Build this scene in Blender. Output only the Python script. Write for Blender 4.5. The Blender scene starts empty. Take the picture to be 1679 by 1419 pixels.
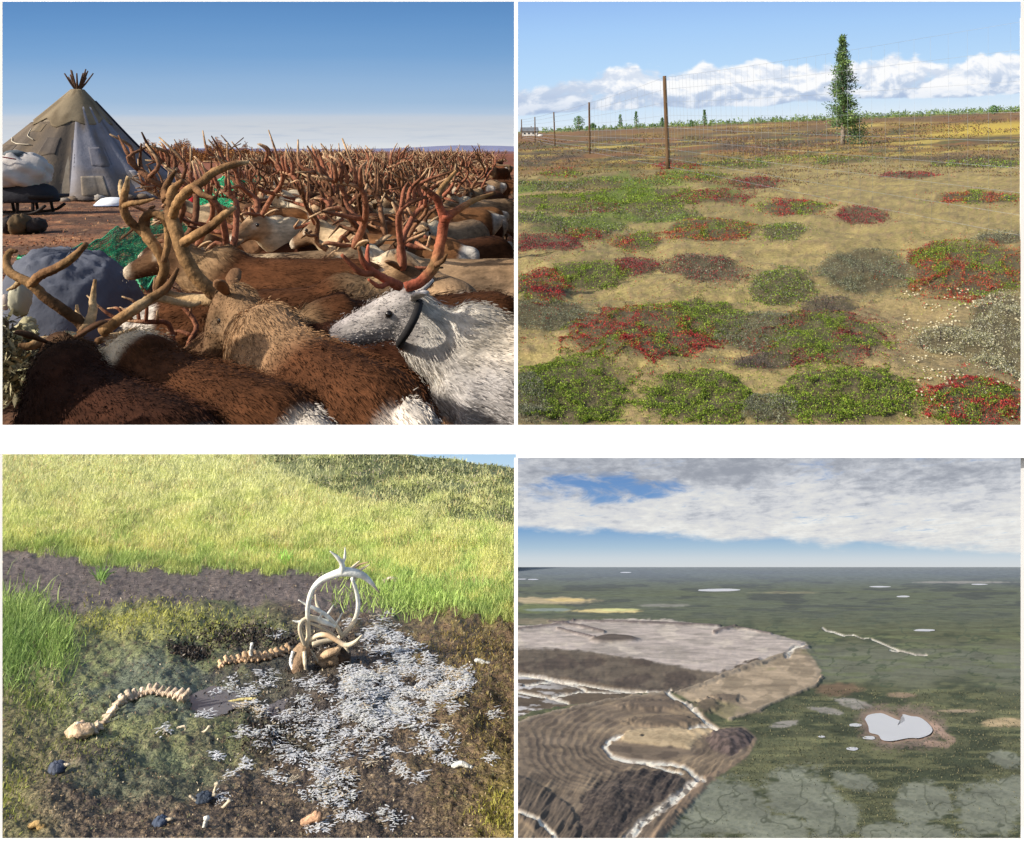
import bpy, math, random
import numpy as np
from mathutils import Vector, Matrix
SC = bpy.context.scene
COL = SC.collection
rng = np.random.default_rng(7)
random.seed(7)
R = math.radians

# ---------------------------------------------------------------- camera, sky light, sun, exposure
F, CX, CY = 1300.0, 839.5, 245.0
cam_d = bpy.data.cameras.new('camera'); cam = bpy.data.objects.new('camera', cam_d); COL.objects.link(cam)
cam_d.sensor_fit = 'HORIZONTAL'; cam_d.sensor_width = 36; cam_d.lens = 36 * F / 1679
cam_d.shift_y = -(709.5 - CY) / 1679
cam_d.clip_start = .05; cam_d.clip_end = 60000
cam.rotation_euler = (R(90), 0, 0)
SC.camera = cam
SUN_DIR = Vector((-.79, -.31, .53)).normalized()
el = math.asin(SUN_DIR.z); az = math.atan2(SUN_DIR.x, SUN_DIR.y)
w = bpy.data.worlds.new('World'); SC.world = w; w.use_nodes = True
nt = w.node_tree
sk = nt.nodes.new('ShaderNodeTexSky'); sk.sky_type = 'NISHITA'; sk.sun_disc = False
sk.dust_density = 2.5; sk.ozone_density = .5; sk.sun_elevation = el; sk.sun_rotation = az
bg = nt.nodes['Background']; bg.inputs[1].default_value = .12
nt.links.new(sk.outputs[0], bg.inputs[0])
sun_d = bpy.data.lights.new('sun', 'SUN'); sun_d.energy = 4.5; sun_d.angle = R(.6); sun_d.color = (1, .93, .82)
sun = bpy.data.objects.new('sun', sun_d); COL.objects.link(sun)
sun.rotation_euler = SUN_DIR.to_track_quat('Z', 'Y').to_euler()
SC.view_settings.view_transform = 'Standard'; SC.view_settings.look = 'None'
SC.view_settings.exposure = .25; SC.view_settings.gamma = 1; SC.view_settings.use_curve_mapping = False

# ---------------------------------------------------------------- helpers
def lin(c):
    c = np.asarray(c, float) / 255.
    return np.where(c <= .04045, c / 12.92, ((c + .055) / 1.055) ** 2.4)
def L3(*c): return tuple(lin(c))
GAIN = 1.19            # picture exposure (2 ** .25) that base colours read from the photograph are divided by
def alb(c, E): return np.clip(lin(c) / (E * GAIN), 0.004, .85)

def _hash(ix, iy, seed):
    h = (ix.astype(np.int64) * 374761393 + iy.astype(np.int64) * 668265263 + seed * 1274126177) & 0x7fffffff
    h = ((h ^ (h >> 13)) * 1274126177) & 0x7fffffff
    return ((h ^ (h >> 16)) & 0xffff) / 65535.
def vnoise(x, y, seed=0):
    x = np.asarray(x, float); y = np.asarray(y, float)
    ix = np.floor(x); iy = np.floor(y); fx = x - ix; fy = y - iy
    fx = fx * fx * (3 - 2 * fx); fy = fy * fy * (3 - 2 * fy)
    a = _hash(ix, iy, seed); b = _hash(ix + 1, iy, seed); c = _hash(ix, iy + 1, seed); d = _hash(ix + 1, iy + 1, seed)
    return (a * (1 - fx) + b * fx) * (1 - fy) + (c * (1 - fx) + d * fx) * fy
def fbm(x, y, seed=0, oc=4):
    s = 0; a = .5; n = 0
    x = np.asarray(x, float); y = np.asarray(y, float)
    for i in range(oc):
        s = s + a * vnoise(x * 2 ** i, y * 2 ** i, seed + i * 17); n += a; a *= .5
    return s / n
def sstep(a, b, x):
    t = np.clip((x - a) / (b - a), 0, 1); return t * t * (3 - 2 * t)
def sdf_poly(poly, x, y):
    p = np.array(poly, float); d = np.full(np.shape(x), 1e9); ins = np.zeros(np.shape(x), bool)
    for i in range(len(p)):
        a = p[i]; b = p[(i + 1) % len(p)]
        e = b - a; wx = x - a[0]; wy = y - a[1]
        t = np.clip((wx * e[0] + wy * e[1]) / (e @ e + 1e-9), 0, 1)
        d = np.minimum(d, np.hypot(wx - e[0] * t, wy - e[1] * t))
        c = ((a[1] > y) != (b[1] > y)) & (x < (b[0] - a[0]) * (y - a[1]) / (b[1] - a[1] + 1e-12) + a[0])
        ins ^= c
    return np.where(ins, -d, d)
def dist_line(pl, x, y):
    p = np.array(pl, float); d = np.full(np.shape(x), 1e9)
    for i in range(len(p) - 1):
        a = p[i]; e = p[i + 1] - a; wx = x - a[0]; wy = y - a[1]
        t = np.clip((wx * e[0] + wy * e[1]) / (e @ e + 1e-9), 0, 1)
        d = np.minimum(d, np.hypot(wx - e[0] * t, wy - e[1] * t))
    return d
def mixc(base, col, m): return base + (np.asarray(col) - base) * m[..., None]

class MB:
    """collects geometry for one mesh"""
    def __init__(s): s.V = []; s.Fs = {3: [], 4: []}; s.C = []; s.n = 0; s.M = {3: [], 4: []}
    def add(s, V, Fq, col=None, mi=0):
        V = np.asarray(V, float).reshape(-1, 3); Fq = np.asarray(Fq, int)
        if len(Fq):
            k = Fq.shape[1]; s.Fs[k].append(Fq + s.n); s.M[k].append(np.full(len(Fq), mi))
        c = np.empty((len(V), 3)); c[:] = (1, 1, 1) if col is None else col
        s.V.append(V); s.C.append(c); s.n += len(V); return s.n - len(V)
    def addf(s, off, Fq, mi=0):
        Fq = np.asarray(Fq, int); k = Fq.shape[1]; s.Fs[k].append(Fq + off); s.M[k].append(np.full(len(Fq), mi))
    def mesh(s, name, mats, smooth=True):
        me = bpy.data.meshes.new(name)
        V = np.concatenate(s.V); C = np.concatenate(s.C)
        fl = []; st = []; n = 0; mi = []
        for k in (3, 4):
            for f, m in zip(s.Fs[k], s.M[k]):
                fl.append(f.ravel()); st.append(n + np.arange(len(f)) * k); n += f.size; mi.append(m)
        me.vertices.add(len(V)); me.vertices.foreach_set('co', V.ravel())
        me.loops.add(n); me.loops.foreach_set('vertex_index', np.concatenate(fl).astype(np.int32))
        st = np.concatenate(st); me.polygons.add(len(st)); me.polygons.foreach_set('loop_start', st.astype(np.int32))
        me.polygons.foreach_set('material_index', np.concatenate(mi).astype(np.int32))
        me.polygons.foreach_set('use_smooth', np.full(len(st), smooth))
        a = me.attributes.new('Col', 'FLOAT_COLOR', 'POINT')
        a.data.foreach_set('color', np.concatenate([C, np.ones((len(C), 1))], 1).ravel())
        me.update(calc_edges=True)
        for m in (mats if isinstance(mats, (list, tuple)) else [mats]): me.materials.append(m)
        return me
    def build(s, name, mats, parent=None, smooth=True):
        return link(name, s.mesh(name, mats, smooth), parent)
def link(name, data, parent=None):
    o = bpy.data.objects.new(name, data); COL.objects.link(o)
    if parent is not None: o.parent = parent
    return o
def tag(o, label=None, cat=None, group=None, kind=None):
    if label: o['label'] = label
    if cat: o['category'] = cat
    if group: o['group'] = group
    if kind: o['kind'] = kind
    return o
def empty(name, loc=(0, 0, 0), s=1, rz=0, label=None, cat=None, group=None):
    o = bpy.data.objects.new(name, None); COL.objects.link(o)
    o.location = loc; o.scale = (s, s, s); o.rotation_euler = (0, 0, rz); o.empty_display_size = .2
    return tag(o, label, cat, group)
def copy_tree(o, parent=None):
    c = o.copy(); COL.objects.link(c)
    if parent is not None: c.parent = parent
    for ch in o.children: copy_tree(ch, c)
    return c
def crom(P, n):
    P = np.asarray(P, float)
    if len(P) < 3:
        t = np.linspace(0, 1, n + 1)[:, None]; return P[0] * (1 - t) + P[-1] * t
    Q = np.vstack([2 * P[0] - P[1], P, 2 * P[-1] - P[-2]]); out = []
    for i in range(1, len(Q) - 2):
        t = np.linspace(0, 1, n, endpoint=False)[:, None]
        a, b, c, d = Q[i - 1], Q[i], Q[i + 1], Q[i + 2]
        out.append(.5 * (2 * b + (c - a) * t + (2 * a - 5 * b + 4 * c - d) * t ** 2 + (3 * b - a - 3 * c + d) * t ** 3))
    return np.vstack(out + [P[-1:]])
def loft(mb, P, rads, n=8, col=None, up=(0, 0, 1), wob=0, flat=None):
    """tube through points P; rads scalar per point or (side, up) pairs"""
    P = np.asarray(P, float); m = len(P); rads = np.asarray(rads, float)
    if rads.ndim == 1: rads = np.stack([rads, rads], 1)
    T = np.gradient(P, axis=0); T /= np.linalg.norm(T, axis=1)[:, None] + 1e-12
    u = np.asarray(up, float); u = u - T[0] * (u @ T[0])
    if np.linalg.norm(u) < 1e-4: u = np.array([1., 0, 0]) - T[0] * T[0][0]
    u /= np.linalg.norm(u); a = np.linspace(0, 2 * np.pi, n, endpoint=False); V = []
    for i in range(m):
        u = u - T[i] * (u @ T[i]); u /= np.linalg.norm(u) + 1e-12; s = np.cross(T[i], u)
        k = 1 + (wob * (rng.random(n) - .5) if wob else 0)
        V.append(P[i] + np.outer(np.cos(a) * k, s) * rads[i, 0] + np.outer(np.sin(a) * k, u) * rads[i, 1])
    V = np.vstack(V + [P[:1], P[-1:]])
    i = np.arange(m - 1)[:, None] * n; j = np.arange(n)[None]; j2 = (j + 1) % n
    Q = np.stack([i + j, i + j2, i + n + j2, i + n + j], -1).reshape(-1, 4)
    c = col
    if col is not None and np.ndim(col) == 2: c = np.vstack([np.repeat(col, n, 0), col[:1], col[-1:]])
    off = mb.add(V, Q, c)
    j = np.arange(n); e = m * n
    mb.addf(off, np.stack([np.full(n, e), (j + 1) % n, j], 1))
    mb.addf(off, np.stack([np.full(n, e + 1), (m - 1) * n + j, (m - 1) * n + (j + 1) % n], 1))
def tube(mb, pts, r, n=8, k=5, col=None, wob=0, cols=None):
    pts = np.asarray(pts, float); r = np.asarray(r, float) if np.ndim(r) else np.full(len(pts), float(r))
    P = crom(pts, k) if len(pts) > 2 else crom(pts, 1)
    t = np.linspace(0, len(pts) - 1, len(P)); rr = np.interp(t, np.arange(len(pts)), r)
    if cols is not None: col = np.stack([np.interp(t, np.arange(len(pts)), np.asarray(cols)[:, i]) for i in range(3)], 1)
    loft(mb, P, rr, n, col, wob=wob)
def box(mb, c, s, col=None, rz=0, M=None):
    v = np.array([[x, y, z] for x in (-.5, .5) for y in (-.5, .5) for z in (-.5, .5)]) * s
    if rz: 
        ca, sa = math.cos(rz), math.sin(rz); v = np.stack([v[:, 0] * ca - v[:, 1] * sa, v[:, 0] * sa + v[:, 1] * ca, v[:, 2]], 1)
    if M is not None: v = v @ np.array(M).T
    mb.add(v + np.asarray(c), [[0, 1, 3, 2], [4, 6, 7, 5], [0, 4, 5, 1], [2, 3, 7, 6], [0, 2, 6, 4], [1, 5, 7, 3]], col)
def ball(mb, c, r, col=None, n=8, m=6, jit=0):
    r = np.ones(3) * r; V = []
    for i in range(m + 1):
        th = np.pi * i / m
        for j in range(n):
            ph = 2 * np.pi * j / n; k = 1 + jit * (rng.random() - .5)
            V.append((r[0] * math.sin(th) * math.cos(ph) * k + c[0], r[1] * math.sin(th) * math.sin(ph) * k + c[1], r[2] * math.cos(th) * k + c[2]))
    i = np.arange(m)[:, None] * n; j = np.arange(n)[None]; j2 = (j + 1) % n
    mb.add(V, np.stack([i + j, i + n + j, i + n + j2, i + j2], -1).reshape(-1, 4), col)
def grid(mb, nx, ny, V, col=None):
    i = np.arange(ny - 1)[:, None] * nx; j = np.arange(nx - 1)[None]
    mb.add(V, np.stack([i + j, i + j + 1, i + nx + j + 1, i + nx + j], -1).reshape(-1, 4), col)
def leaves(mb, P, D, Lg, W, col, N=None):
    """small pointed leaves / blades: base P, direction D, length, width"""
    P = np.asarray(P); D = np.asarray(D, float); D /= np.linalg.norm(D, axis=1)[:, None] + 1e-9
    S = np.cross(D, rng.normal(size=D.shape)); S /= np.linalg.norm(S, axis=1)[:, None] + 1e-9
    Lg = np.broadcast_to(Lg, len(P))[:, None]; W = np.broadcast_to(W, len(P))[:, None]
    V = np.stack([P, P + D * Lg * .5 + S * W * .5, P + D * Lg, P + D * Lg * .5 - S * W * .5], 1).reshape(-1, 3)
    mb.add(V, np.arange(len(V)).reshape(-1, 4), np.repeat(np.broadcast_to(col, (len(P), 3)), 4, 0))
def blades(mb, P, D, Lg, W, col, bend=.3, tip=None):
    P = np.asarray(P); D = np.asarray(D, float); D /= np.linalg.norm(D, axis=1)[:, None] + 1e-9
    S = np.cross(D, rng.normal(size=D.shape)); S /= np.linalg.norm(S, axis=1)[:, None] + 1e-9
    n = len(P); Lg = np.broadcast_to(Lg, n)[:, None]; W = np.broadcast_to(W, n)[:, None]
    B = np.cross(S, D) * bend * Lg
    mid = P + D * Lg * .55 + B * .3; end = P + D * Lg * .95 + B
    V = np.stack([P - S * W * .5, P + S * W * .5, mid + S * W * .35, mid - S * W * .35, end], 1).reshape(-1, 3)
    i = np.arange(n)[:, None] * 5
    c = np.repeat(np.broadcast_to(col, (n, 3)), 5, 0)
    off = mb.add(V, np.concatenate([i, i + 1, i + 2, i + 3], 1), c)
    mb.addf(off, np.concatenate([i + 3, i + 2, i + 4], 1))

def nodes(m): m.use_nodes = True; return m.node_tree, m.node_tree.nodes, m.node_tree.links
def material(name, base=None, rough=.85, var=.25, scale=8, bump=.3, bscale=None, attr=False, spec=.3, metal=0, trans=0, stretch=None, double=0):
    m = bpy.data.materials.new(name); t, N, Lk = nodes(m); b = N['Principled BSDF']
    b.inputs['Roughness'].default_value = rough; b.inputs['Specular IOR Level'].default_value = spec; b.inputs['Metallic'].default_value = metal
    tc = N.new('ShaderNodeTexCoord'); co = tc.outputs['Object']
    if stretch:
        mp = N.new('ShaderNodeMapping'); mp.inputs['Scale'].default_value = stretch; Lk.new(co, mp.inputs[0]); co = mp.outputs[0]
    nz = N.new('ShaderNodeTexNoise'); nz.inputs['Scale'].default_value = scale; nz.inputs['Detail'].default_value = 6; nz.inputs['Roughness'].default_value = .62
    Lk.new(co, nz.inputs['Vector'])
    mr = N.new('ShaderNodeMapRange'); mr.inputs[1].default_value = .3; mr.inputs[2].default_value = .7
    mr.inputs[3].default_value = 1 - var; mr.inputs[4].default_value = 1 + var; Lk.new(nz.outputs[0], mr.inputs[0])
    mx = N.new('ShaderNodeVectorMath'); mx.operation = 'SCALE'; Lk.new(mr.outputs[0], mx.inputs['Scale'])
    if attr:
        at = N.new('ShaderNodeAttribute'); at.attribute_name = 'Col'; Lk.new(at.outputs['Color'], mx.inputs[0])
    else: mx.inputs[0].default_value = tuple(base[:3])
    Lk.new(mx.outputs[0], b.inputs['Base Color'])
    if bump:
        n2 = N.new('ShaderNodeTexNoise'); n2.inputs['Scale'].default_value = bscale or scale * 3; n2.inputs['Detail'].default_value = 5; Lk.new(co, n2.inputs['Vector'])
        bp = N.new('ShaderNodeBump'); bp.inputs['Strength'].default_value = bump; bp.inputs['Distance'].default_value = double or .02
        Lk.new(n2.outputs[0], bp.inputs['Height']); Lk.new(bp.outputs[0], b.inputs['Normal'])
    if trans:
        tr = N.new('ShaderNodeBsdfTranslucent'); Lk.new(mx.outputs[0], tr.inputs[0]); ms = N.new('ShaderNodeMixShader'); ms.inputs[0].default_value = trans
        Lk.new(b.outputs[0], ms.inputs[1]); Lk.new(tr.outputs[0], ms.inputs[2]); Lk.new(ms.outputs[0], N['Material Output'].inputs[0])
    return m
def ray(x, y): return np.array([(x - CX) / F, 1., (CY - y) / F])
def at(x, y, Y): return ray(x, y) * Y
# four sites, each with its own ground below the eye: the reindeer camp (20:1), the fenced tundra (10:1), the carcass slope (2:1), the mine model
SA, HA = 20., 2.0
SB, HB = 10., 1.7
SCC, HC = 2., 1.6
EYE = Vector((0, 0, 0))

# ---------------------------------------------------------------- white exhibition frame with four openings
M_white = material('white_paint', (.86, .86, .86), rough=.6, var=.02, bump=.02)
FD = .6
def display_frame():
    root = empty('display_frame', (0, FD, 0), label='white painted frame that divides the four landscape views', cat='frame')
    def bar(name, x0, x1, y0, y1, lean=0, d=.015, o=0, lx=0):
        """lean: top edge set back (faces up); lx: left edge set back (faces the sun); the back is smaller than the face"""
        def P(x, y, dep): uu = (FD + dep) / F; return ((x - CX) * uu, dep, (CY - y) * uu)
        e = .6 if x1 - x0 < 20 else 5
        v = [P(x0, y1, o + lx), P(x1, y1, o), P(x1, y0, o + lean), P(x0, y0, o + lean + lx)]
        k = o + lean + lx + d
        v += [P(x0 + e, y1 - e, k), P(x1 - e, y1 - e, k), P(x1 - e, y0 + e, k), P(x0 + e, y0 + e, k)]
        mb = MB(); mb.add(v, [[0, 1, 2, 3], [5, 4, 7, 6], [3, 2, 6, 7], [1, 0, 4, 5], [0, 3, 7, 4], [2, 1, 5, 6]]); mb.build(name, M_white, root, False)
    bar('crossbar', -60, 1740, 697, 745, .015, o=-.015); bar('crossbar', 846, 1740, 745, 751, .002, o=-.017)
    bar('bottom_rail', -60, 1740, 1374.5, 1470, .015, o=-.03); bar('top_rail', -60, 1740, -50, 3, .015, o=.03)
    for x0, x1, lx in ((-60, 4, .004), (843, 849, .002), (1673.5, 1740, .004)):
        bar('stile', x0, x1, 2.5, 697, d=.002, lx=lx); bar('stile', x0, x1, 745 if x0 < 843 else 751, 1374.5, d=.002, o=-.015, lx=lx)
display_frame()

# ---------------------------------------------------------------- skies (each behind its own site)
def sky_board(x0, x1, y0, y1, Y, shade):
    m = bpy.data.materials.new('sky_light'); t, N, Lk = nodes(m); N.remove(N['Principled BSDF'])
    em = N.new('ShaderNodeEmission'); em.inputs[1].default_value = 1 / GAIN; Lk.new(em.outputs[0], N['Material Output'].inputs[0])
    tc = N.new('ShaderNodeTexCoord'); shade(N, Lk, tc.outputs['Object'], em.inputs[0])
    mb = MB(); s = 100.
    nx = 24; xs = np.linspace(x0, x1, nx); V = []
    for yy in (y0, y1):
        for x in xs: V.append(((x - CX) / s, 0, (CY - yy) / s))
    grid(mb, nx, 2, V)
    o = mb.build('sky', m); o.location = (0, Y, 0); k = Y / F * s; o.scale = (k, k, k); tag(o, kind='structure'); return o
def ramp(N, Lk, src, stops, interp='LINEAR'):
    r = N.new('ShaderNodeValToRGB'); r.color_ramp.interpolation = interp
    e = r.color_ramp.elements
    while len(e) < len(stops): e.new(.5)
    for el_, (p, c) in zip(e, stops): el_.position = p; el_.color = (*lin(c), 1) if len(c) == 3 else c
    Lk.new(src, r.inputs[0]); return r.outputs[0]
def mathn(N, Lk, op, a, b=None, c=None, clamp=False):
    n = N.new('ShaderNodeMath'); n.operation = op; n.use_clamp = clamp
    for i, v in enumerate((a, b, c)):
        if v is None: continue
        if isinstance(v, (int, float)): n.inputs[i].default_value = v
        else: Lk.new(v, n.inputs[i])
    return n.outputs[0]
def noise(N, Lk, vec, scale, detail=8, rough=.55, dist=0):
    n = N.new('ShaderNodeTexNoise'); n.inputs['Scale'].default_value = scale; n.inputs['Detail'].default_value = detail
    n.inputs['Roughness'].default_value = rough; n.inputs['Distortion'].default_value = dist; Lk.new(vec, n.inputs['Vector']); return n.outputs[0]
def mapping(N, Lk, vec, scale=(1, 1, 1), loc=(0, 0, 0)):
    m = N.new('ShaderNodeMapping'); m.inputs['Scale'].default_value = scale; m.inputs['Location'].default_value = loc; Lk.new(vec, m.inputs[0]); return m.outputs[0]
def mixn(N, Lk, f, a, b):
    m = N.new('ShaderNodeMix'); m.data_type = 'RGBA'
    for sock, v in ((m.inputs[0], f), (m.inputs[6], a), (m.inputs[7], b)):
        if isinstance(v, (int, float)): sock.default_value = v
        elif isinstance(v, tuple): sock.default_value = (*lin(v), 1)
        else: Lk.new(v, sock)
    return m.outputs[2]
def sepz(N, Lk, co):
    s = N.new('ShaderNodeSeparateXYZ'); Lk.new(co, s.inputs[0]); return s.outputs
def maprange(N, Lk, v, a, b, c=0, d=1):
    m = N.new('ShaderNodeMapRange'); m.interpolation_type = 'SMOOTHSTEP'
    Lk.new(v, m.inputs[0])
    for i, q in enumerate((a, b, c, d)): m.inputs[i + 1].default_value = q
    return m.outputs[0]
def skyA(N, Lk, co, out):
    z = sepz(N, Lk, co)[2]                       # (245-row)/100 : 0 horizon .. 2.45 top
    n = noise(N, Lk, mapping(N, Lk, co, (.25, 1, 4)), 1.2, 4, .5)
    zz = mathn(N, Lk, 'MULTIPLY_ADD', n, .12, mathn(N, Lk, 'SUBTRACT', z, .06))
    f = mathn(N, Lk, 'DIVIDE', zz, 2.6)
    c = ramp(N, Lk, f, [(0, (224, 227, 230)), (.05, (210, 216, 224)), (.15, (203, 209, 217)), (.2, (196, 206, 219)), (.225, (178, 199, 222)), (.3, (160, 189, 219)), (.4, (150, 183, 218)), (.6, (122, 165, 211)), (.8, (104, 151, 203)), (1, (88, 136, 192))])
    n2 = noise(N, Lk, mapping(N, Lk, co, (.5, 1, 9)), 2.2, 6, .6)
    band = mathn(N, Lk, 'MULTIPLY', maprange(N, Lk, z, .02, .25), maprange(N, Lk, z, .55, .3))
    st = mathn(N, Lk, 'MULTIPLY', maprange(N, Lk, n2, .45, .7), band)
    Lk.new(mixn(N, Lk, mathn(N, Lk, 'MULTIPLY', st, .4), c, (170, 186, 208)), out)
def skyB(N, Lk, co, out):
    s = sepz(N, Lk, co); x, z = s[0], s[2]
    hz = mathn(N, Lk, 'MULTIPLY_ADD', x, -.0437, z)          # height over the sloping horizon
    hz = mathn(N, Lk, 'SUBTRACT', hz, .33)
    f = mathn(N, Lk, 'DIVIDE', hz, 2.2)
    base = ramp(N, Lk, f, [(0, (222, 236, 248)), (.12, (205, 228, 249)), (.4, (184, 218, 250)), (.7, (166, 205, 248)), (1, (143, 184, 240))])
    wv = mapping(N, Lk, co, (1, 1, 1.7))
    n1 = noise(N, Lk, wv, 1.15, 9, .56, .3)
    sh = N.new('ShaderNodeVectorMath'); sh.operation = 'ADD'; sh.inputs[1].default_value = (-.07, 0, .16); Lk.new(wv, sh.inputs[0])
    n2 = noise(N, Lk, sh.outputs[0], 1.15, 9, .56, .3)
    topz = mathn(N, Lk, 'MULTIPLY_ADD', noise(N, Lk, mapping(N, Lk, co, (1, 0, 0)), .9, 3), .9, .28)
    rise = maprange(N, Lk, x, -.2, 3.0, -.06, .14)
    topz = mathn(N, Lk, 'ADD', topz, rise)
    env = mathn(N, Lk, 'MULTIPLY', maprange(N, Lk, mathn(N, Lk, 'SUBTRACT', hz, topz), .22, -.18), maprange(N, Lk, hz, .12, .3))
    dens = mathn(N, Lk, 'ADD', n1, mathn(N, Lk, 'MULTIPLY_ADD', env, .46, -.34))
    a = maprange(N, Lk, dens, .38, .54)
    lit = maprange(N, Lk, mathn(N, Lk, 'SUBTRACT', n1, n2), -.09, .1)
    hgt = maprange(N, Lk, hz, .15, .75)
    right = maprange(N, Lk, x, .6, 2.4, .25, 1)
    lit = mathn(N, Lk, 'MULTIPLY', mathn(N, Lk, 'MULTIPLY_ADD', lit, .65, mathn(N, Lk, 'MULTIPLY', hgt, .5)), mathn(N, Lk, 'MULTIPLY_ADD', right, .4, .6), clamp=True)
    cl = ramp(N, Lk, lit, [(0, (168, 188, 220)), (.35, (200, 213, 233)), (.6, (232, 238, 248)), (.85, (254, 254, 255)), (1, (255, 255, 255))])
    Lk.new(mixn(N, Lk, mathn(N, Lk, 'MULTIPLY', a, .96), base, cl), out)
def skyC(N, Lk, co, out):
    z = sepz(N, Lk, co)[2]
    Lk.new(ramp(N, Lk, maprange(N, Lk, z, -5.4, -4.9), [(0, (196, 224, 243)), (1, (178, 212, 240))]), out)
def skyD(N, Lk, co, out):
    s = sepz(N, Lk, co); x, z = s[0], s[2]
    hz = mathn(N, Lk, 'ADD', z, 6.85)                       # 0 at the horizon .. 1.8 at the top
    base = ramp(N, Lk, mathn(N, Lk, 'DIVIDE', hz, 2), [(0, (212, 217, 220)), (.07, (204, 214, 221)), (.16, (172, 197, 216)), (.3, (128, 168, 208)), (.6, (112, 152, 202)), (1, (92, 130, 184))])
    inv = mathn(N, Lk, 'DIVIDE', 1.0, mathn(N, Lk, 'ADD', hz, .55))
    cx = N.new('ShaderNodeCombineXYZ')
    xx = mathn(N, Lk, 'MULTIPLY', mathn(N, Lk, 'SUBTRACT', x, 2), inv)
    Lk.new(xx, cx.inputs[0]); Lk.new(mathn(N, Lk, 'MULTIPLY', inv, 4.2), cx.inputs[1])
    p = cx.outputs[0]
    warp = noise(N, Lk, p, 1.1, 3)
    n1 = noise(N, Lk, mapping(N, Lk, p, (1.0, 1.35, 1), (3.1, .4, 0)), 1.25, 10, .6, .5)
    n2 = noise(N, Lk, mapping(N, Lk, p, (1.5, 2.6, 1), (7, 2, 1)), 2.6, 10, .66, .8)
    edge = mathn(N, Lk, 'MULTIPLY_ADD', x, -.042, .62)       # lower edge of the cloud deck
    edge = mathn(N, Lk, 'ADD', edge, mathn(N, Lk, 'MULTIPLY', mathn(N, Lk, 'SUBTRACT', noise(N, Lk, mapping(N, Lk, co, (.8, 1, 3)), 1.3, 8, .6), .5), .55))
    deck = maprange(N, Lk, mathn(N, Lk, 'SUBTRACT', hz, edge), -.07, .1)
    # gap of blue sky on the left
    gx = mathn(N, Lk, 'DIVIDE', mathn(N, Lk, 'SUBTRACT', x, 1.45), 1.15); gz = mathn(N, Lk, 'DIVIDE', mathn(N, Lk, 'SUBTRACT', hz, 1.29), .2)
    gd = mathn(N, Lk, 'ADD', mathn(N, Lk, 'MULTIPLY', gx, gx), mathn(N, Lk, 'MULTIPLY', gz, gz))
    n3 = noise(N, Lk, mapping(N, Lk, co, (1, 1, 2.6)), 1.5, 9, .62, .6)
    gap = maprange(N, Lk, mathn(N, Lk, 'ADD', gd, mathn(N, Lk, 'MULTIPLY', mathn(N, Lk, 'SUBTRACT', n3, .52), 6.5)), -.2, 1.7)
    cov = mathn(N, Lk, 'ADD', mathn(N, Lk, 'MULTIPLY', n1, .55), mathn(N, Lk, 'MULTIPLY', n2, .55))
    thin = maprange(N, Lk, cov, .3, .5)
    a = mathn(N, Lk, 'MULTIPLY', mathn(N, Lk, 'MULTIPLY', deck, gap), mathn(N, Lk, 'MAXIMUM', thin, .35))
    top = maprange(N, Lk, hz, .55, 1.75, .0, .17)
    n4 = noise(N, Lk, mapping(N, Lk, co, (.8, 1, 2.2), (3, 0, 1)), 1.1, 8, .6, .4)
    dk = mathn(N, Lk, 'ADD', mathn(N, Lk, 'MULTIPLY_ADD', n1, .3, mathn(N, Lk, 'MULTIPLY_ADD', n2, .3, mathn(N, Lk, 'MULTIPLY_ADD', noise(N, Lk, mapping(N, Lk, co, (1, 1, 2.4), (1, 0, 4)), 4.2, 9, .66), .3, mathn(N, Lk, 'MULTIPLY', n4, .42)))), top)
    cl = ramp(N, Lk, maprange(N, Lk, dk, .53, .93), [(0, (240, 240, 236)), (.25, (224, 224, 222)), (.5, (212, 214, 218)), (.75, (186, 190, 198)), (1, (154, 159, 170))])
    Lk.new(mixn(N, Lk, a, base, cl), out)
sky_board(-900, 1000, -500, 262, 16000, skyA)
sky_board(846, 2600, -500, 260, 5200, skyB)
sky_board(430, 846, 722, 800, 42, skyC)
sky_board(846, 1760, 727, 945, 21.9, skyD)
# ================================================================ SITE 1: reindeer camp (metres, placed 20:1 below the eye, level ground)
def pa(px, py, Ym, z=None):
    """pixel + distance in metres -> camp coordinates in metres (z up from the ground)"""
    v = at(px, py, Ym); return Vector((v[0], v[1], v[2] + HA))
def ga(px, py): return pa(px, py, HA * F / (py - CY))
def wa(p): return Vector((p[0] * SA, p[1] * SA, (p[2] - HA) * SA))
def rootA(name, p, rz=0, **k): return empty(name, wa(p), SA, rz, **k)
EA = .78
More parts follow.
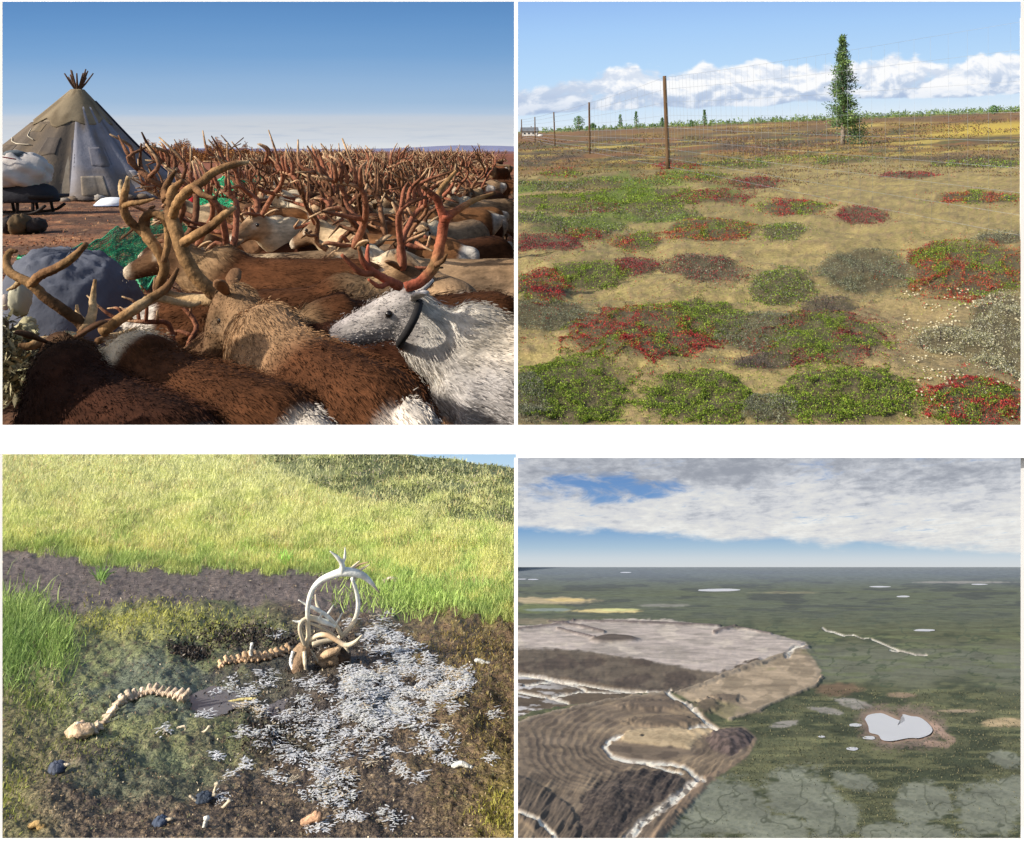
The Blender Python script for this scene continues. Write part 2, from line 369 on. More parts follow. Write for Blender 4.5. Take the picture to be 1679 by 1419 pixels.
# ---- ground
M_camp = material('camp_earth', attr=True, rough=.95, var=.5, scale=.16, bump=.8, bscale=.5, double=1.2)
def camp_ground():
    nx, rows = 170, np.concatenate([np.linspace(1400, 520, 60), np.linspace(515, 300, 110), np.linspace(298, 262, 40), np.linspace(261, 247.6, 24)])
    xs = np.linspace(-250, 1150, nx); X, Yp = np.meshgrid(xs, rows)
    D = HA * F / (Yp - CY); wx = (X - CX) / F * D; wy = D
    z = (fbm(wx * .5, wy * .5, 3) - .5) * .12 * np.clip(D / 6, .4, 1) + (fbm(wx * 2.5, wy * 2.5, 5) - .5) * .06
    z *= np.clip((60 - D) / 30, 0, 1)
    n = fbm(wx * .7, wy * 1.4, 11); n2 = fbm(wx * 6, wy * 6, 12)
    c = np.zeros(X.shape + (3,)); c[:] = alb((122, 82, 56), EA)
    c = mixc(c, alb((84, 58, 42), EA), sstep(.45, .62, n)); c = mixc(c, alb((168, 128, 92), EA), sstep(.6, .78, n2) * .6)
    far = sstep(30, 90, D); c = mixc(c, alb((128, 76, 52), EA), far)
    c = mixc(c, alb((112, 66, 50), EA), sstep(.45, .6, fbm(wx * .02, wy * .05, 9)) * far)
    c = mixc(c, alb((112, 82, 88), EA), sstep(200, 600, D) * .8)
    V = np.stack([wx * SA, wy * SA, (z - HA) * SA], -1).reshape(-1, 3)
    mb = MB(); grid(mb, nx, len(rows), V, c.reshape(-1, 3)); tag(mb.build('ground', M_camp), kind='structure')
camp_ground()
M_leaf = material('leaf', attr=True, rough=.7, var=.2, scale=1, bump=0, trans=.2)
M_leaf_dull = material('dry_leaf', attr=True, rough=.9, var=.2, scale=1, bump=0)
def camp_litter():
    mb = MB(); n = 9000
    px = rng.uniform(0, 480, n); py = rng.uniform(322, 640, n); D = HA * F / (py - CY)
    P = np.stack([(px - CX) / F * D * SA, D * SA, np.full(n, -HA * SA + .3)], 1)
    Dv = rng.normal(size=(n, 3)) * (1, 1, .45)
    pal = np.array([alb(c, .7) for c in ((150, 96, 60), (110, 66, 44), (176, 130, 88), (80, 52, 40), (140, 84, 60))])
    leaves(mb, P, Dv, rng.uniform(.03, .09, n) * SA, rng.uniform(.015, .04, n) * SA, pal[rng.integers(0, 5, n)])
    tag(mb.build('fallen_leaves', M_leaf_dull), kind='stuff', label='red brown leaf litter and heath twigs on the camp ground', cat='leaves')
camp_litter()
# ---- far blue hills and the larch belt
def far_hills():
    mb = MB(); nx = 80; xs = np.linspace(-200, 1100, nx); Y = 14500.
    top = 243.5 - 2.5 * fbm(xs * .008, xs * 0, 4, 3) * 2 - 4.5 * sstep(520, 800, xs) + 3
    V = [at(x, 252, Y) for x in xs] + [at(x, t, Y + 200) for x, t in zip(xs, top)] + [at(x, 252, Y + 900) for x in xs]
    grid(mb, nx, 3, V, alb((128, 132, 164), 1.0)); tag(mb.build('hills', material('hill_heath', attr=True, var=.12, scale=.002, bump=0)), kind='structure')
far_hills()
def larch_belt():
    mb = MB(); pal = np.array([alb(c, .8) for c in ((156, 104, 58), (136, 90, 52), (116, 78, 50), (166, 120, 68), (96, 70, 50))])
    for i in range(420):
        px = rng.uniform(205, 470); Ym = rng.uniform(115, 190)
        if px > 420 and rng.random() < .5: continue
        h = rng.uniform(1.5, 3.0) * (1 if px < 405 else .6) * (1.0 + .35 * math.sin(px * .11)); b = pa(px, 245, Ym); b.z = 0; b = np.array(wa(b))
        k = 95; t = rng.random(k); rad = (1 - t) * .2 * h + .05
        a = rng.uniform(0, 6.28, k); q = rng.random(k) ** .5
        P = b + np.stack([np.cos(a) * rad * q, np.sin(a) * rad * q, t * h], 1) * SA
        leaves(mb, P, np.stack([np.cos(a), np.sin(a), rng.uniform(-.3, .8, k)], 1), .3 * SA * rng.uniform(.6, 1.3, k), .12 * SA, pal[rng.integers(0, 5)] * rng.uniform(.7, 1.25, (k, 1)))
        tube(mb, [b, b + (0, 0, h * SA * .9)], [.06 * SA, .02 * SA], 4, 1, alb((70, 50, 40), .8))
    tag(mb.build('larch_forest', M_leaf_dull), kind='stuff', label='belt of rust orange larches behind the conical tent', cat='forest')
larch_belt()

# ---- conical tent
M_canvas = material('canvas', attr=True, rough=.9, var=.16, scale=1.3, bump=.5, bscale=9, double=.5)
M_pole = material('weathered_pole', alb((86, 66, 52), .7), rough=.85, var=.35, scale=5, stretch=(4, 4, .6), bump=.5, double=.3)
def tent():
    c = ga(111, 321); Rb, Hh = 4.72, 4.75
    px_m = F / c.y
    root = rootA('conical_tent', c, label='tall conical hide tent in patched brown and grey canvas with poles out of the top', cat='tent')
    def surf(a, t, off=0):
        """a angle from the eye side (0 faces us, + to the right), t 0 base .. 1 apex"""
        a = a + .5
        fold = .075 * np.abs(np.sin(a * 6.5)) ** .7 + .02 * np.sin(a * 23 + 3 * t)
        r = Rb * (1 - t) ** 1.02 * (1 + fold * (1 - t) * 1.3 - .06 * np.sin(np.pi * t)) + .1 * t + off * (1.05 - t)
        return np.stack([np.sin(a) * r + .44 * t, -np.cos(a) * r, t * Hh + 0 * a], -1)
    def panel(name, a0, a1, t0, t1, col, off, n=46, m=26, rag=0, dirt=(120, 104, 84)):
        A, T = np.meshgrid(np.linspace(a0, a1, n), np.linspace(0, 1, m))
        lo = t0 + (rag * (fbm(A * 4, A * 0 + off * 40, 5) - .5) if rag else 0)
        T = lo + (t1 - lo) * T
        wr = (fbm(A * 7, T * 3.5, 21) - .5) * .12 + (fbm(A * 2.2 + T * 2, T * 9, 33) - .5) * .07
        V = surf(A, T, off + wr).reshape(-1, 3)
        cc = np.zeros(A.shape + (3,)); cc[:] = alb(col, .95)
        cc = mixc(cc, alb(dirt, .95), sstep(.42, .7, fbm(A * 5, T * 6, 8)) * .7); cc = mixc(cc, alb((66, 60, 58), .95), sstep(.03, .0, np.abs(((A + .5) * 2.07) % 1 - .5)) * .5); cc = mixc(cc, alb((80, 70, 62), .95), sstep(.14, .0, T) * .45)
        mb = MB(); grid(mb, n, m, V, cc.reshape(-1, 3)); o = mb.build(name, M_canvas, root)
        sm = o.modifiers.new('cloth', 'SOLIDIFY'); sm.thickness = .02; return o
    panel('inner_cover', -3.3, 3.0, .0, .95, (150, 140, 125), -.1)
    panel('brown_canvas', -2.4, .14, .012, .66, (100, 90, 80), .02, rag=.03)
    panel('grey_canvas', .02, 2.6, .012, .8, (132, 133, 144), .07, rag=.035)
    panel('cap_cover', -3.1, 3.1, .66, .965, (142, 128, 104), .1, rag=.16, dirt=(96, 82, 62))
    for a0, a1, t0, t1, cc in ((-1.2, -.85, .3, .46, (84, 76, 70)), (-.75, -.5, .12, .34, (116, 104, 92)), (-.42, -.18, .36, .52, (88, 80, 74)), (.22, .48, .3, .44, (118, 118, 128)), (.6, .95, .1, .24, (150, 150, 158)), (.1, .3, .06, .2, (156, 148, 138)), (-.9, -.62, .56, .64, (122, 110, 92)), (-.02, .045, .0, .5, (58, 58, 66))):  # last entry is no patch: dark strip painting the shadow of a fold
        panel('patch', a0, a1, t0, t1, cc, .092 if a1 > .1 else .042, 14, 10, rag=.1)
    # stones and turf that hold the hem down
    mb = MB()
    for k in range(70):
        a = rng.uniform(-1.5, 1.6); r = Rb + rng.uniform(-.05, .35); s = rng.uniform(.08, .24)
        ball(mb, (math.sin(a) * r, -math.cos(a) * r, s * .4), (s * 1.3, s, s * .7), alb(((150, 140, 128), (120, 104, 88), (176, 168, 158))[k % 3], .9), 7, 5, .4)
    mb.build('hem_weights', M_canvas, root)['kind'] = 'stuff'
    for k in range(15):
        a = 2 * math.pi * k / 15 + .2; q = rng.uniform(.3, .6)
        mb = MB(); tube(mb, [(math.sin(a) * .55 + .37, -math.cos(a) * .55, Hh * .84), (-math.sin(a) * q * .2 + .43, math.cos(a) * q * .2, Hh * .97), (-math.sin(a) * q + .45, math.cos(a) * q, Hh * .97 + rng.uniform(.5, .85))], [.06, .05, .028], 6, 3)
        mb.build('pole', M_pole, root)
    for P, r in (([(-1.25, .52), (-.95, .47), (-.6, .46)], .022), ([(-.95, .6), (-.8, .54), (-.62, .5)], .02)):
        mb = MB(); pts = [surf(np.array(a), np.array(t), .12).ravel() for a, t in np.stack([np.interp(np.linspace(0, 2, 14), range(3), [p[i] for p in P]) for i in (0, 1)], 1)]
        tube(mb, pts, r, 5, 1, alb((200, 190, 170), .9)); mb.build('rope', M_canvas, root)
    # dark cable down the right flank
    mb = MB(); tube(mb, [surf(np.array(1.32), np.array(t), .16).ravel() for t in np.linspace(.86, .02, 22)], .045, 5, 1, alb((48, 50, 66), .8)); mb.build('rope', M_canvas, root)
tent()
def bare_poles():
    c = ga(383, 262); c.z = 0; root = rootA('pole_tripod', c, label='bare crossed tent poles standing on the horizon above the antlers', cat='poles')
    Ym = c.y; s = Ym / F
    for (x0, x1, y1) in ((375, 363, 222), (378, 400, 226), (370, 396, 236), (390, 362, 234), (383, 368, 229)):
        mb = MB(); tube(mb, [((x0 - 383 + (x0 - x1) * .6) * s, rng.uniform(-.4, .4), 0), ((380 - 383) * s, 0, (262 - 243) * s), ((x1 - 383) * s, rng.uniform(-.3, .3), (262 - y1) * s)], .9 * s, 5, 2)
        mb.build('pole', M_pole, root)
bare_poles()

# ---- loaded sleds, nets, bundles
M_dark = material('dark_wood', alb((40, 34, 32), .7), rough=.8, var=.3, scale=6, bump=.3, double=.3)
def lump(mb, c, r, col, seed, n=26, m=18, amp=.2, fr=2.2, flat=0):
    a = np.linspace(0, 2 * np.pi, n, endpoint=False); th = np.linspace(0, np.pi, m); A, T = np.meshgrid(a, th)
    d = np.stack([np.sin(T) * np.cos(A), np.sin(T) * np.sin(A), np.cos(T)], -1)
    k = 1 + amp * (fbm(d[..., 0] * fr + 9 + d[..., 2] * 1.3, d[..., 1] * fr + 5 - d[..., 2], seed, 4) - .5) * 2
    k = k + amp * .5 * np.abs(np.sin(A * 3 + d[..., 2] * 4 + seed))
    V = d * k[..., None] * r; 
    if flat: V[..., 2] = np.maximum(V[..., 2], -r[2] * flat)
    V = V + np.asarray(c); i = np.arange(m - 1)[:, None] * n; j = np.arange(n)[None]; j2 = (j + 1) % n
    mb.add(V.reshape(-1, 3), np.stack([i + j, i + n + j, i + n + j2, i + j2], -1).reshape(-1, 4), col)
def left_sled():
    c = ga(38, 352); root = rootA('cargo_sled', c, label='dark cargo sled with white wrapped load at the left in front of the tent', cat='sled')
    s = c.y / F
    def q(px, py, dy=0): return ((px - 38) * s, dy, (352 - py) * s)
    for dy in (-.5, .55):
        mb = MB(); tube(mb, [q(-70, 350, dy), q(20, 350, dy), q(70, 347, dy), q(90, 336, dy)], .05, 6, 4); mb.build('runner', M_dark, root)
        for px in (-50, 5, 45, 70):
            mb = MB(); tube(mb, [q(px, 350, dy), q(px - 3, 318, dy * .8)], .045, 6, 1); mb.build('strut', M_dark, root)
    mb = MB(); box(mb, np.array(q(10, 322)), np.array([170 * s, 1.25, .1])); mb.build('deck', M_dark, root)
    mb = MB(); lump(mb, q(26, 325, 0), np.array([68 * s, .75, 30 * s]), alb((38, 38, 44), .8), 5, amp=.12, flat=.2); mb.build('dark_cover', M_canvas, root)
    b = rootA('wrapped_bundle', wa_inv(root, q(30, 308)), label='white grey cloth bundle tied on top of the dark sled', cat='bundle')
    mb = MB(); lump(mb, (0, 0, 24 * s), np.array([45 * s, .8, 31 * s]), alb((196, 190, 186), .95), 12, 44, 30, .22, 3.4, .7); mb.build('cloth', M_canvas, b)
    mb = MB(); tube(mb, [(-40 * s, -.75, 30 * s), (-10 * s, -.85, 50 * s), (20 * s, -.7, 47 * s)], .02, 5, 6, alb((120, 40, 46), .8)); mb.build('strap', M_canvas, b)
    mb = MB(); lump(mb, (-2 * s, -.1, 55 * s), np.array([16 * s, .3, 6 * s]), alb((96, 104, 110), .9), 3, 16, 10, .3); mb.build('top_roll', M_canvas, b)
def wa_inv(root, q): return Vector(root.location) / SA + Vector(q) + Vector((0, 0, HA))
left_sled()
def fur_bundle():
    c = ga(34, 384); s = c.y / F; root = rootA('fur_bundle', c, label='shaggy brown and yellow fur bundle on the ground under the dark sled', cat='bundle')
    mb = MB(); lump(mb, (0, 0, 14 * s), np.array([14 * s, .35, 17 * s]), alb((92, 74, 50), .8), 31, 24, 18, .25, 3); lump(mb, (18 * s, .2, 12 * s), np.array([12 * s, .3, 12 * s]), alb((52, 44, 40), .8), 37, 24, 18, .25, 3); lump(mb, (-22 * s, .1, 13 * s), np.array([14 * s, .3, 14 * s]), alb((46, 40, 38), .8), 35, 24, 18, .25, 3)
    mb.build('hide', M_canvas, root)
fur_bundle()
def basin():
    c = ga(184, 337); s = c.y / F; root = rootA('enamel_basin', c, label='white enamel basin turned down on the grass by the tent hem', cat='basin')
    mb = MB(); a = np.linspace(0, 2 * np.pi, 24, endpoint=False); V = []
    pr = [(26, 0), (27, 1.5), (23, 6), (17, 11), (8, 13), (.1, 13.5)]
    for r, z in pr: V += [(math.cos(t) * r * s, math.sin(t) * r * s, z * s) for t in a]
    i = np.arange(len(pr) - 1)[:, None] * 24; j = np.arange(24)[None]; j2 = (j + 1) % 24
    mb.add(V, np.stack([i + j, i + j2, i + 24 + j2, i + 24 + j], -1).reshape(-1, 4), (.8, .82, .85)); mb.build('bowl', M_canvas, root)
    mb = MB(); tube(mb, [(27 * s * math.cos(t), 27 * s * math.sin(t), .8 * s) for t in np.linspace(0, 6.283, 25)], 1.0 * s, 5, 1, (.3, .35, .5)); mb.build('rim', M_canvas, root)
basin()
def red_bag():
    c = ga(318, 336); s = c.y / F; root = rootA('red_bag', c, label='small red bag on the ground right of the conical tent', cat='bag')
    mb = MB(); lump(mb, (0, 0, 9 * s), np.array([8 * s, .2, 10 * s]), alb((168, 30, 42), .8), 3, 18, 12, .2); mb.build('sack', M_canvas, root)
    mb = MB(); lump(mb, (9 * s, .1, 17 * s), np.array([9 * s, .15, 4 * s]), alb((224, 200, 196), .9), 8, 14, 9, .25); mb.build('flap', M_canvas, root)
red_bag()
M_net = material('green_net', attr=True, rough=.6, var=.25, scale=2, bump=0, trans=.15)
def net(name, label, pts_top, pts_bot, Yt, Yb, nu, nv, sag, th=.008, col=(56, 132, 96), base=None):
    root = rootA(name, (0, 0, 0), label=label, cat='net')
    mb = MB(); u = np.linspace(0, 1, nu); v = np.linspace(0, 1, nv)
    ti = np.linspace(0, 1, len(pts_top)); bi = np.linspace(0, 1, len(pts_bot))
    T = np.stack([np.interp(u, ti, np.array(pts_top)[:, k]) for k in (0, 1)] + [np.interp(u, ti, Yt)], 1)
    B = np.stack([np.interp(u, bi, np.array(pts_bot)[:, k]) for k in (0, 1)] + [np.interp(u, bi, Yb)], 1)
    G = np.zeros((nu, nv, 3))
    for i in range(nu):
        for j in range(nv):
            q = T[i] * (1 - v[j]) + B[i] * v[j]; p = pa(q[0], q[1], q[2])
            n = fbm(u[i] * 9, v[j] * 7, 3) - .5; m = fbm(u[i] * 30, v[j] * 22, 6) - .5
            p.z += n * sag + m * sag * .5; p.x += m * sag * .4; p.z = max(p.z, .03); G[i, j] = p
    def strand(P, c):
        m = len(P); w = np.array([th, 0, 0]); h = np.array([0, -th * .5, th])
        V = np.stack([P - w, P + w, P - h, P + h], 1).reshape(-1, 3); i = np.arange(m - 1)[:, None] * 4
        Q = np.concatenate([np.concatenate([i, i + 1, i + 5, i + 4], 1), np.concatenate([i + 2, i + 3, i + 7, i + 6], 1)]); mb.add(V, Q, c)
    c0 = alb(col, .6)
    for i in range(nu): strand(G[i] + 0, c0 * rng.uniform(.6, 1.3))
    for j in range(nv): strand(G[:, j] + 0, c0 * rng.uniform(.6, 1.3))
    o = mb.build('netting', M_net, root); o['kind'] = 'stuff'
    for k, P in enumerate((G[:, 0], G[:, -1])):
        m2 = MB(); tube(m2, P, th * 2.2, 5, 1, c0 * 1.3); m2.build('rope', M_net, root)
net('net_fence', 'green net heaped in a long swathe between the tent and the covered load', [(28, 424), (110, 410), (180, 385), (215, 368), (262, 352), (330, 345)], [(30, 432), (120, 452), (190, 465), (232, 476), (262, 445), (312, 400)], [13.5, 14.3, 17, 19, 22, 24], [12, 11.2, 10.6, 10.2, 11.4, 15], 110, 50, .3, .007)
net('net_pile', 'bright green net hung up beyond the largest antlers', [(330, 318), (350, 296), (378, 289), (410, 293), (445, 298)], [(322, 352), (350, 356), (385, 350), (415, 345), (446, 330)], [27, 26, 25.5, 26, 27], [24, 24, 23, 23, 25], 60, 34, .35, .014, (56, 158, 118))
net('net_hank', 'small green net hank hanging among the herd antlers left of centre', [(478, 282), (492, 274), (508, 284)], [(482, 316), (495, 320), (506, 314)], [28, 28, 28], [27.5, 27.5, 27.5], 26, 22, .2, .014, (48, 140, 100))
def tarp_load():
    root = rootA('covered_load', pa(115, 560, 8.2) * 1, label='rounded grey blue tarpaulin over a sled load behind the left antlers', cat='tarpaulin'); p0 = pa(115, 560, 8.2)
    root.location = wa((p0.x, p0.y, 0)); s = 8.2 / F; zc = (245 - 500) * s + HA
    mb = MB(); n, m = 70, 40
    A, T = np.meshgrid(np.linspace(0, 2 * np.pi, n), np.linspace(0, 1, m))
    prof = np.sin(T * np.pi / 2) ** .62; z = np.cos(T * np.pi / 2) ** .9
    fold = 1 + .03 * np.abs(np.sin(A * 7 + 4 * T)) * T + .05 * (fbm(A * 5, T * 9, 77) - .5) + .12 * (fbm(np.cos(A) * 2 + 4, np.sin(A) * 2 + T * 2, 41) - .5)
    X = np.cos(A) * prof * 112 * s * fold; Y = np.sin(A) * prof * .75 * fold; top = zc + 86 * s
    Z = z * top * (1 - .16 * np.clip(X / (112 * s), -1, 1)) + (fbm(A * 3, T * 6, 4) - .5) * .12 + (fbm(A * 8 + T * 4, T * 14, 14) - .5) * .07
    X = X + (1 - z) * .03
    grid(mb, n, m, np.stack([X, Y, np.maximum(Z, 0)], -1).reshape(-1, 3), alb((88, 92, 104), .8)); mb.build('tarpaulin', M_canvas, root)
    for k in ():
        m2 = MB(); t = np.linspace(-1.45, 1.45, 18); tube(m2, [(k * 112 * s * 2 * .9, np.sin(a) * .78 * math.sqrt(max(.1, 1 - k * k * 1.6)), np.cos(a) ** .9 * top * math.sqrt(1 - k * k * 1.2) + .02) for a in t], .012, 5, 1, alb((90, 96, 110), .8)); m2.build('seam_rope', M_canvas, root)
    m2 = MB(); lump(m2, ((83 - 115) * s, -.74, zc + 8 * s + .12), np.array([.05, .03, .07]), alb((196, 180, 168), .8), 4, 10, 8, .3); m2.build('knot', M_canvas, root)
tarp_load()
def sack_heap():
    p = pa(20, 560, 6.6); root = rootA('net_heap', (p.x, p.y, 0), label='heap of pale olive netting and sacking at the left edge under the tarpaulin', cat='heap')
    s = 6.6 / F; mb = MB(); z0 = p.z
    for k in range(26):
        x, y = rng.uniform(-20, 95), rng.uniform(-40, 30)
        lump(mb, (x * s, rng.uniform(-.2, .3), z0 + y * s - .05), np.array([rng.uniform(10, 24), 14, rng.uniform(5, 11)]) * s, alb(((168, 160, 126), (132, 126, 98), (104, 98, 80))[k % 3], .8), k, 14, 9, .4, 4)
    lump(mb, (15 * s, .1, z0 * .45), np.array([100 * s, .3, z0 * .55]), alb((84, 76, 62), .8), 7, 24, 14, .15)
    lump(mb, (14 * s, 0, z0 + 70 * s), np.array([14 * s, .1, 26 * s]), alb((176, 172, 150), .85), 17, 20, 14, .25, 4)
    mb.build('sacking', M_canvas, root)
    fb = MB(); n = 2600; P = np.stack([rng.uniform(-30, 100, n) * s, rng.uniform(-.35, .1, n) - .15, z0 + rng.uniform(-75, 60, n) * s], 1); pal = np.array([alb(c, .8) for c in ((176, 168, 132), (120, 114, 86), (80, 76, 60), (150, 146, 110))])
    P = P[(P[:, 2] < z0 + (55 - .7 * (P[:, 0] / s)) * s)]; n = len(P)
    leaves(fb, P, rng.normal(size=(n, 3)) + (0, -.3, -.3), rng.uniform(.04, .13, n), rng.uniform(.015, .04, n), pal[rng.integers(0, 4, n)]); fb.build('torn_netting', M_leaf_dull, root)['kind'] = 'stuff'
sack_heap()

def shade_loads():
    """unseen loads added left of the view so that the low sun shades the front animals"""
    for (x, y, h, w, lab) in ((-3.35, 2.05, 2.15, .42, 'tall unseen load added at the left to shade the corner animal'), (-2.72, 2.95, 2.1, .42, 'unseen load added at the left to shade the middle animals'), (-2.2, 2.35, 1.62, .2, 'small unseen load added at the left for its shade')):
        r = rootA('added_shade_load', (x, y, 0), label=lab, cat='load')  # unseen, added only for the shade it throws into view
        mb = MB(); lump(mb, (0, 0, h * .5), np.array([w, w, h * .5]), alb((120, 110, 96), .8), 5, 24, 18, .12); mb.build('cover', M_canvas, r)
        for k in (.35, .6):
            mb = MB(); tube(mb, [(w * 1.08 * math.cos(t), w * 1.08 * math.sin(t), h * k) for t in np.linspace(0, 6.283, 20)], .015, 5, 1, alb((80, 70, 60), .8)); mb.build('rope', M_canvas, r)
shade_loads()
# ---------------------------------------------------------------- reindeer
M_fur = material('fur', attr=True, rough=.95, var=.45, scale=18, bump=.6, bscale=60, stretch=(.45, 1, 1), spec=.1, double=.2)
M_hair = material('hair', attr=True, rough=.9, var=.25, scale=30, bump=0, spec=.1)
M_antler = material('velvet_antler', attr=True, rough=.9, var=.5, scale=26, bump=.7, bscale=48, spec=.15, double=.22)
M_eye = material('eye', (.012, .009, .008), rough=.12, var=0, bump=0, spec=.6)
def rotm(yaw, pitch):
    """columns: forward, left, up"""
    f = np.array([math.cos(yaw) * math.cos(pitch), math.sin(yaw) * math.cos(pitch), math.sin(pitch)])
    l = np.array([-math.sin(yaw), math.cos(yaw), 0]); return np.stack([f, l, np.cross(f, l)], 1)
SCHEME = dict(
    brown=dict(back=(104, 66, 42), side=(118, 78, 52), belly=(150, 128, 106), neck=(176, 144, 108), head=(128, 96, 70), face=(92, 66, 50), muz=(214, 196, 172), leg=(84, 60, 46), rump=(226, 216, 204)),
    dark=dict(back=(76, 46, 32), side=(88, 54, 36), belly=(112, 88, 70), neck=(120, 90, 66), head=(96, 70, 52), face=(70, 50, 40), muz=(190, 170, 148), leg=(60, 42, 34), rump=(214, 204, 194)),
    tan=dict(back=(138, 96, 62), side=(122, 82, 54), belly=(150, 126, 100), neck=(208, 182, 146), head=(150, 120, 92), face=(104, 78, 60), muz=(230, 214, 190), leg=(96, 70, 54), rump=(228, 220, 208)),
    white=dict(back=(236, 224, 206), side=(212, 206, 202), belly=(220, 214, 208), neck=(240, 232, 220), head=(200, 192, 186), face=(178, 170, 166), muz=(150, 142, 140), leg=(180, 168, 156), rump=(240, 234, 226)),
    pale=dict(back=(170, 140, 108), side=(160, 134, 108), belly=(190, 170, 148), neck=(222, 204, 174), head=(190, 160, 126), face=(140, 108, 82), muz=(236, 222, 200), leg=(130, 104, 84), rump=(232, 224, 212)))
def reindeer_mesh(name, scheme='brown', nyaw=0, npitch=.62, hyaw=0, hpitch=-.35, voxel=.022, nlen=.5, fur=0, seed=0, extra=None):
    mb = MB()
    sp = np.array([(-.83, .98, .05, .06), (-.78, .95, .13, .15), (-.64, .92, .2, .235), (-.4, .89, .225, .265), (-.1, .865, .25, .29), (.18, .87, .235, .29), (.4, .91, .195, .27), (.53, .96, .14, .21), (.6, .98, .05, .09)])
    P = np.stack([sp[:, 0], 0 * sp[:, 0], sp[:, 1]], 1); loft(mb, crom(P, 3), np.stack([np.interp(np.linspace(0, 8, 25), range(9), sp[:, k]) for k in (2, 3)], 1), 16)
    N = rotm(nyaw, npitch); s0 = np.array([.36, 0, .98]); mid = s0 + N[:, 0] * nlen * .5 + np.array([.04, 0, -.03]); poll = s0 + N[:, 0] * nlen
    loft(mb, crom([s0 - N[:, 0] * .12, s0 + N[:, 0] * .08, mid, poll + N[:, 0] * .03], 4), np.interp(np.linspace(0, 3, 13), range(4), [.2, .21, .15, .1])[:, None] * np.array([[.82, 1.12]]), 14)
    H = rotm(hyaw, hpitch)
    hp = [(-.09, 0, .0), (0, 0, .02), (.1, 0, .005), (.22, 0, -.02), (.32, 0, -.035), (.375, 0, -.045), (.395, 0, -.05)]
    hr = [(.06, .07), (.092, .105), (.088, .1), (.068, .083), (.06, .07), (.056, .058), (.028, .03)]
    loft(mb, poll + np.array(hp) @ H.T, hr, 12, up=H[:, 2])
    loft(mb, poll + np.array([(.02, 0, -.05), (.14, 0, -.075), (.28, 0, -.078)]) @ H.T, [.07, .05, .03], 8)
    for sy in (-1, 1):
        tube(mb, [(.4, .11 * sy, .92), (.4, .13 * sy, .66), (.41, .12 * sy, .5), (.38, .115 * sy, .26), (.4, .115 * sy, .06), (.43, .115 * sy, .0)], [.1, .075, .055, .036, .036, .05], 8, 4)
        tube(mb, [(-.58, .12 * sy, .92), (-.5, .15 * sy, .66), (-.66, .14 * sy, .47), (-.68, .13 * sy, .4), (-.6, .125 * sy, .2), (-.58, .125 * sy, .06), (-.55, .125 * sy, .0)], [.15, .12, .06, .046, .038, .038, .05], 8, 4)
    tube(mb, [(-.78, 0, 1.04), (-.88, 0, 1.0), (-.9, 0, .88)], [.05, .05, .02], 7, 3)
    me = mb.mesh('raw', []); o = bpy.data.objects.new('raw', me); COL.objects.link(o)
    r = o.modifiers.new('r', 'REMESH'); r.mode = 'VOXEL'; r.voxel_size = voxel
    sm = o.modifiers.new('s', 'SMOOTH'); sm.iterations = 4; sm.factor = .5
    dg = bpy.context.evaluated_depsgraph_get(); m2 = bpy.data.meshes.new_from_object(o.evaluated_get(dg)); bpy.data.objects.remove(o); m2.name = name
    n = len(m2.vertices); V = np.empty(n * 3); m2.vertices.foreach_get('co', V); V = V.reshape(-1, 3)
    S = {k: alb(c, 1.32 if scheme in ('brown', 'dark') and k not in ('rump', 'muz') else 1.1) for k, c in SCHEME[scheme].items()}
    nz = fbm(V[:, 0] * 4 + seed, V[:, 2] * 4 + V[:, 1] * 3, seed, 4) - .5
    c = np.zeros((n, 3)); c[:] = S['side']; z = V[:, 2] + nz * .12
    c = mixc(c, S['back'], sstep(.92, 1.08, z)); c = mixc(c, S['belly'], sstep(.72, .62, z))
    c = mixc(c, S['leg'], sstep(.6, .5, V[:, 2]))
    c = mixc(c, S['rump'], sstep(-.715, -.77, V[:, 0] + nz * .1) * sstep(.6, .75, V[:, 2]) * sstep(.2, .15, np.abs(V[:, 1])))
    if scheme == 'white': c = mixc(c, alb((150, 110, 80), .95), sstep(.52, .7, fbm(V[:, 0] * 9, V[:, 1] * 9, 3)) * sstep(1.0, 1.12, V[:, 2]) * sstep(.35, .0, V[:, 0]) * .8)
    nd = (V - s0) @ N[:, 0]; dn = np.linalg.norm((V - s0) - np.outer(nd, N[:, 0]), axis=1)
    isn = sstep(.0, .22, nd + nz * .2) * sstep(.55, .35, dn) * sstep(.6, .7, V[:, 2]); c = mixc(c, S['neck'], isn)
    h = (V - poll) @ H; ish = sstep(-.1, -.02, h[:, 0]) * sstep(.2, .15, np.hypot(h[:, 1], h[:, 2]))
    c = mixc(c, S['head'], ish); c = mixc(c, S['face'], ish * sstep(.08, .18, h[:, 0]) * sstep(.07, .03, np.abs(h[:, 1])))
    c = mixc(c, S['muz'], ish * sstep(.3, .35, h[:, 0])); c = mixc(c, alb((40, 34, 32), .95), ish * sstep(.375, .388, h[:, 0]))
    c = mixc(c, S['muz'], ish * sstep(.05, .03, np.hypot(h[:, 0] - .1, h[:, 2] - .02)) * sstep(.05, .075, np.abs(h[:, 1])) * .6)
    if extra is not None: c = extra(V, c, nz)
    c *= (1 + nz * .75)[:, None]; c *= (1 - .35 * sstep(.07, .02, np.abs(V[:, 1])) * sstep(1.0, 1.1, V[:, 2]) * (h[:, 0] < -.2))[:, None]; c = np.clip(c, .004, .85)
    a = m2.attributes.new('Col', 'FLOAT_COLOR', 'POINT'); a.data.foreach_set('color', np.concatenate([c, np.ones((n, 1))], 1).ravel())
    m2.polygons.foreach_set('use_smooth', np.ones(len(m2.polygons), bool)); m2.materials.clear(); m2.materials.append(M_fur)
    hair = None
